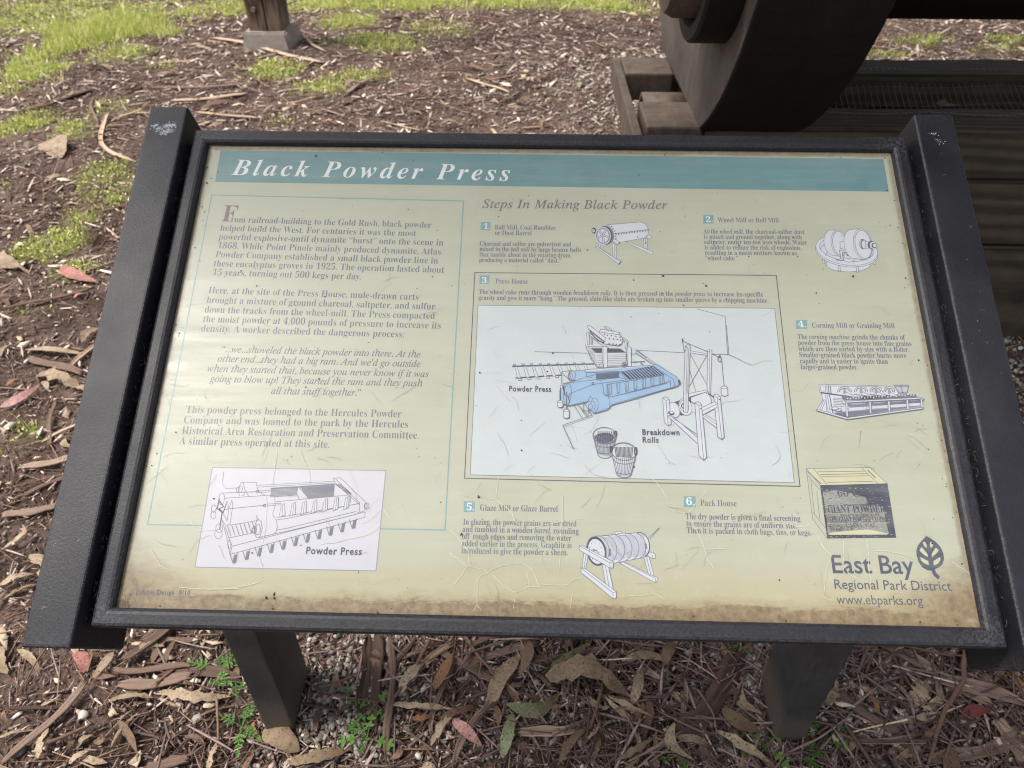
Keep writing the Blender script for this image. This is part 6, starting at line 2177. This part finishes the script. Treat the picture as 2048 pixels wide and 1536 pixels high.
def wire(pts, r=.0009):
    b = len(V)
    n = len(pts)
    for i, p in enumerate(pts):
        d = (Vector(pts[min(i + 1, n - 1)]) - Vector(pts[max(i - 1, 0)])).normalized()
        s = d.cross(Vector((0, 0, 1))).normalized()
        u = s.cross(d)
        for j in range(3):
            V.append((Vector(p) + (s * math.cos(j * 2.094) + u * math.sin(j * 2.094)) * r)[:])
    for i in range(n - 1):
        for j in range(3):
            k = (j + 1) % 3
            F.append((b + 3 * i + j, b + 3 * i + k, b + 3 * i + 3 + k, b + 3 * i + 3 + j))


def net_z(x, y):
    t = (y - 1.38) / .37
    t = min(max(t, 0), 1)
    return .663 - .075 * math.sin(math.pi * t) * (1 + .25 * math.sin(x * 2.3)) + .003 * math.sin(x * 19)


x = .72
while x < 3.1:
    wire([(x + .012 * math.sin(y * 9) + .06 * (y - 1.5), y, net_z(x, y)) for y in np.linspace(1.36, 1.77, 14)])
    x += .0185
for y in np.linspace(1.365, 1.765, 7):
    wire([(xx, y + .002 * math.sin(xx * 31), net_z(xx, y) + .0008) for xx in np.arange(.70, 3.1, .06)], .0005)
o = mesh_obj("wire_netting", V, F, MAT_WIRE, crib)
local(o, crib)
o["kind"] = "stuff"
# two leaves lying on the netting
for (x, y, L, a, lab) in ((1.10, 1.52, .085, .9, "small curved pale leaf caught on the wire netting, right one"), (.80, 1.47, .10, -.5, "thin curled pale leaf caught on the wire netting, left one")):
    pass
for (pa, pb, wr, sk, lab) in (((1900, 186), (1924, 206), .3, .6, "small curved pale leaf caught on the wire netting at the right"), ((1710, 200), (1765, 214), .12, .3, "thin curled pale leaf caught on the wire netting near the casting")):
    A, B = ground_at(*pa, z=.615), ground_at(*pb, z=.615)
    L = (B - A).length
    me = leaf_mesh(700 + int(pa[0]), L, L * wr, MAT_LEAF, 0, .62, sk)
    o = bpy.data.objects.new("fallen_leaf", me)
    link(o)
    c = (A + B) / 2
    o.location = (c.x, c.y, net_z(c.x, c.y) + .008)
    o.rotation_euler = (.4, 0, math.atan2(B.y - A.y, B.x - A.x))
    tag(o, lab, "leaf")

# ------------------------------------------------------------------ the iron powder press
press = empty("powder_press", (1.2, 1.6, .66))
tag(press, "huge dark cast iron press cylinder resting on the timber crib", "powder press")


def lathe(name, profile, cy, cz, mat, seg=96, smooth=True):
    """profile of (x, r) turned about a level axis"""
    V, F = [], []
    n = len(profile)
    for x, r in profile:
        for j in range(seg):
            a = 2 * math.pi * j / seg
            V.append((x, cy + r * math.cos(a), cz + r * math.sin(a)))
    for i in range(n - 1):
        for j in range(seg):
            k = (j + 1) % seg
            F.append((i * seg + j, i * seg + k, (i + 1) * seg + k, (i + 1) * seg + j))
    o = mesh_obj(name, V, F, mat, press)
    bm = bmesh.new()
    bm.from_mesh(o.data)
    bmesh.ops.remove_doubles(bm, verts=bm.verts, dist=1e-5)
    bmesh.ops.recalc_face_normals(bm, faces=bm.faces)
    for e in bm.edges:
        if len(e.link_faces) == 2 and e.calc_face_angle(0) > .6: e.smooth = False
    for f in bm.faces: f.smooth = smooth
    bm.to_mesh(o.data)
    bm.free()
    return local(o, press)


CY, CZ, CRAD = 1.62, 1.30, .745       # the end casting: a thick disc cut flat where it rests on the timbers
prof_ = []
a0 = math.asin((CZ - .656) / CRAD)
for i in range(73):
    a = -math.pi + a0 - (2 * math.pi - (math.pi - 2 * a0)) * i / 72
    prof_.append((CY + CRAD * math.cos(a) * 1.0, CZ + CRAD * math.sin(a)))
bm = bmesh.new()
NX = 7
cols = []
for k in range(NX + 1):
    x = .42 + (.694 - .42) * k / NX
    cols.append([bm.verts.new((x, y, z)) for y, z in prof_])
m_ = len(prof_)
for k in range(NX):
    for i in range(m_):
        j = (i + 1) % m_
        bm.faces.new((cols[k][i], cols[k][j], cols[k + 1][j], cols[k + 1][i]))
bm.faces.new(cols[0])
bm.faces.new(list(reversed(cols[-1])))
bmesh.ops.recalc_face_normals(bm, faces=bm.faces)
es = [e for e in bm.edges if len(e.link_faces) == 2 and e.calc_face_angle(0) > .6]
bmesh.ops.bevel(bm, geom=es, offset=.009, segments=3, affect='EDGES', profile=.5)
rq = random.Random(2)
for f in bm.faces: f.material_index = 1 if (f.normal.x < -.9) else 0  # the left-facing side takes the lit copy
local(bm_obj("end_casting", bm, [MAT_DARKIRON, MAT_LITIRON], press), press)
lathe("cylinder_barrel", [(.6945, .447), (4.0, .447), (4.0, 0)], CY, CZ, MAT_DARKIRON)
RY, RZ = 1.20, 1.10
lathe("rod_flange", [(.4195, .212), (.345, .212), (.338, .206), (.338, .178), (.352, .172), (.385, .170), (.385, 0)], RY, RZ, MAT_DARKIRON, 64)
lathe("tie_rod_nut", [(.384, .160), (.30, .160), (.278, .148), (.272, .10), (.272, 0)], RY, RZ, MAT_BROWN, 64)
lathe("tie_rod_nut", [(.4195, .15), (.30, .15), (.28, .13), (.28, 0)], 2.03, 1.62, MAT_BROWN, 48)

# ------------------------------------------------------------------ an unseen eucalyptus, added so its bough shades the top of the panel
MAT_TRUNK = wood_mat("eucalyptus_bark", lin(120, 104, 92), lin(150, 134, 120), lin(176, 160, 144), (4, 4, .6))
tree = empty("added_shade_tree", (-3.6, -2.2, 0))
tag(tree, "unseen eucalyptus added left of the sign, its leafy bough shading the panel top", "tree")


def limb(pts, r0, r1):
    V, F = [], []
    n = len(pts)
    for i, p in enumerate(pts):
        d = (Vector(pts[min(i + 1, n - 1)]) - Vector(pts[max(i - 1, 0)])).normalized()
        s = d.cross(Vector((.3, 1, .2))).normalized()
        u = s.cross(d)
        r = r0 + (r1 - r0) * i / (n - 1)
        for j in range(10):
            a = j * .6283
            V.append((Vector(p) + (s * math.cos(a) + u * math.sin(a)) * r * (1 + .08 * math.sin(j * 3 + i)))[:])
    for i in range(n - 1):
        for j in range(10):
            k = (j + 1) % 10
            F.append((10 * i + j, 10 * i + k, 10 * i + 10 + k, 10 * i + 10 + j))
    return V, F


for nm, pts, a, b in (("trunk", [(-3.6, -2.2, -.1), (-3.55, -2.15, 1.5), (-3.4, -2.1, 3.0), (-3.3, -2.2, 5), (-3.35, -2.3, 8)], .28, .14),
                      ("limb", [(-3.4, -2.1, 3.0), (-2.9, -1.4, 3.5), (-2.2, -.5, 3.75), (-1.6, .2, 3.8), (-1.0, .8, 3.7)], .09, .02),
                      ("limb", [(-2.2, -.5, 3.75), (-2.0, .2, 3.9), (-1.9, .9, 3.8)], .04, .012)):
    V, F = limb(pts, a, b)
    local(mesh_obj(nm, V, F, MAT_TRUNK, tree, smooth=True), tree)
n = 9000
t = rng.random(n)
cx = -2.15 + 1.2 * t + rng.normal(0, .2, n)
cy = .10 + .75 * rng.random(n) + rng.normal(0, .10, n)
cz = 3.62 + rng.normal(0, .22, n)
TL_ = [t_leaf(i, 5, 0) for i in range(4)]
MAT_CROWN = attr_mat("eucalyptus_leaf", [(0, lin(70, 88, 52)), (1, lin(110, 126, 84))], .5, .15, gs=(60, 1, 1))
o = scatter("crown", TL_, np.stack([cx, cy, cz], 1), np.stack([rng.uniform(.09, .15, n), rng.uniform(.016, .028, n), np.full(n, .01)], 1), rng.uniform(0, 6.28, n), rng.normal(.9, .5, n), rng.normal(0, 1, n), rng.random(n), MAT_CROWN)
o.parent = tree
local(o, tree)
n = 5000
ph, th = rng.uniform(0, 6.28, n), rng.uniform(-.6, 1.5, n)
rr_ = rng.uniform(.5, 1, n)
o = scatter("crown", TL_, np.stack([-3.3 + 2.0 * rr_ * np.cos(ph) * np.cos(th) - .6, -2.4 + 1.4 * rr_ * np.sin(ph) * np.cos(th) - .4, 8 + 2.2 * rr_ * np.sin(th)], 1), np.stack([rng.uniform(.12, .2, n), rng.uniform(.03, .05, n), np.full(n, .01)], 1), rng.uniform(0, 6.28, n), rng.normal(.9, .5, n), rng.normal(0, 1, n), rng.random(n), MAT_CROWN)
o.parent = tree
local(o, tree)

tree = empty("added_shade_tree", (5.6, 2.4, 0))  # unseen tree added to darken the sky mirrored in panel and frame
tag(tree, "unseen eucalyptus added right of the shelter, its crown darkening the sky overhead", "tree")
for nm, pts, a, b in (("trunk", [(5.6, 2.4, -.1), (5.5, 2.4, 2), (5.2, 2.3, 4), (4.6, 2.2, 6), (4.0, 2.2, 8)], .32, .14),
                      ("limb", [(4.9, 2.25, 5), (3.6, 2.2, 6.2), (2.0, 2.0, 6.9), (.4, 1.8, 7.2)], .12, .03)):
    V, F = limb(pts, a, b)
    local(mesh_obj(nm, V, F, MAT_TRUNK, tree, smooth=True), tree)
n = 9000
cl = rng.integers(0, 26, n)
ccx, ccy, ccz = rng.uniform(-1.6, 4.2, 26), rng.uniform(.4, 3.4, 26), rng.uniform(6.6, 8.2, 26)
o = scatter("crown", TL_, np.stack([ccx[cl] + rng.normal(0, .42, n), ccy[cl] + rng.normal(0, .36, n), ccz[cl] + rng.normal(0, .25, n)], 1), np.stack([rng.uniform(.14, .22, n), rng.uniform(.03, .055, n), np.full(n, .01)], 1), rng.uniform(0, 6.28, n), rng.normal(.6, .5, n), rng.normal(0, 1, n), rng.random(n), MAT_CROWN)
o.parent = tree
local(o, tree)
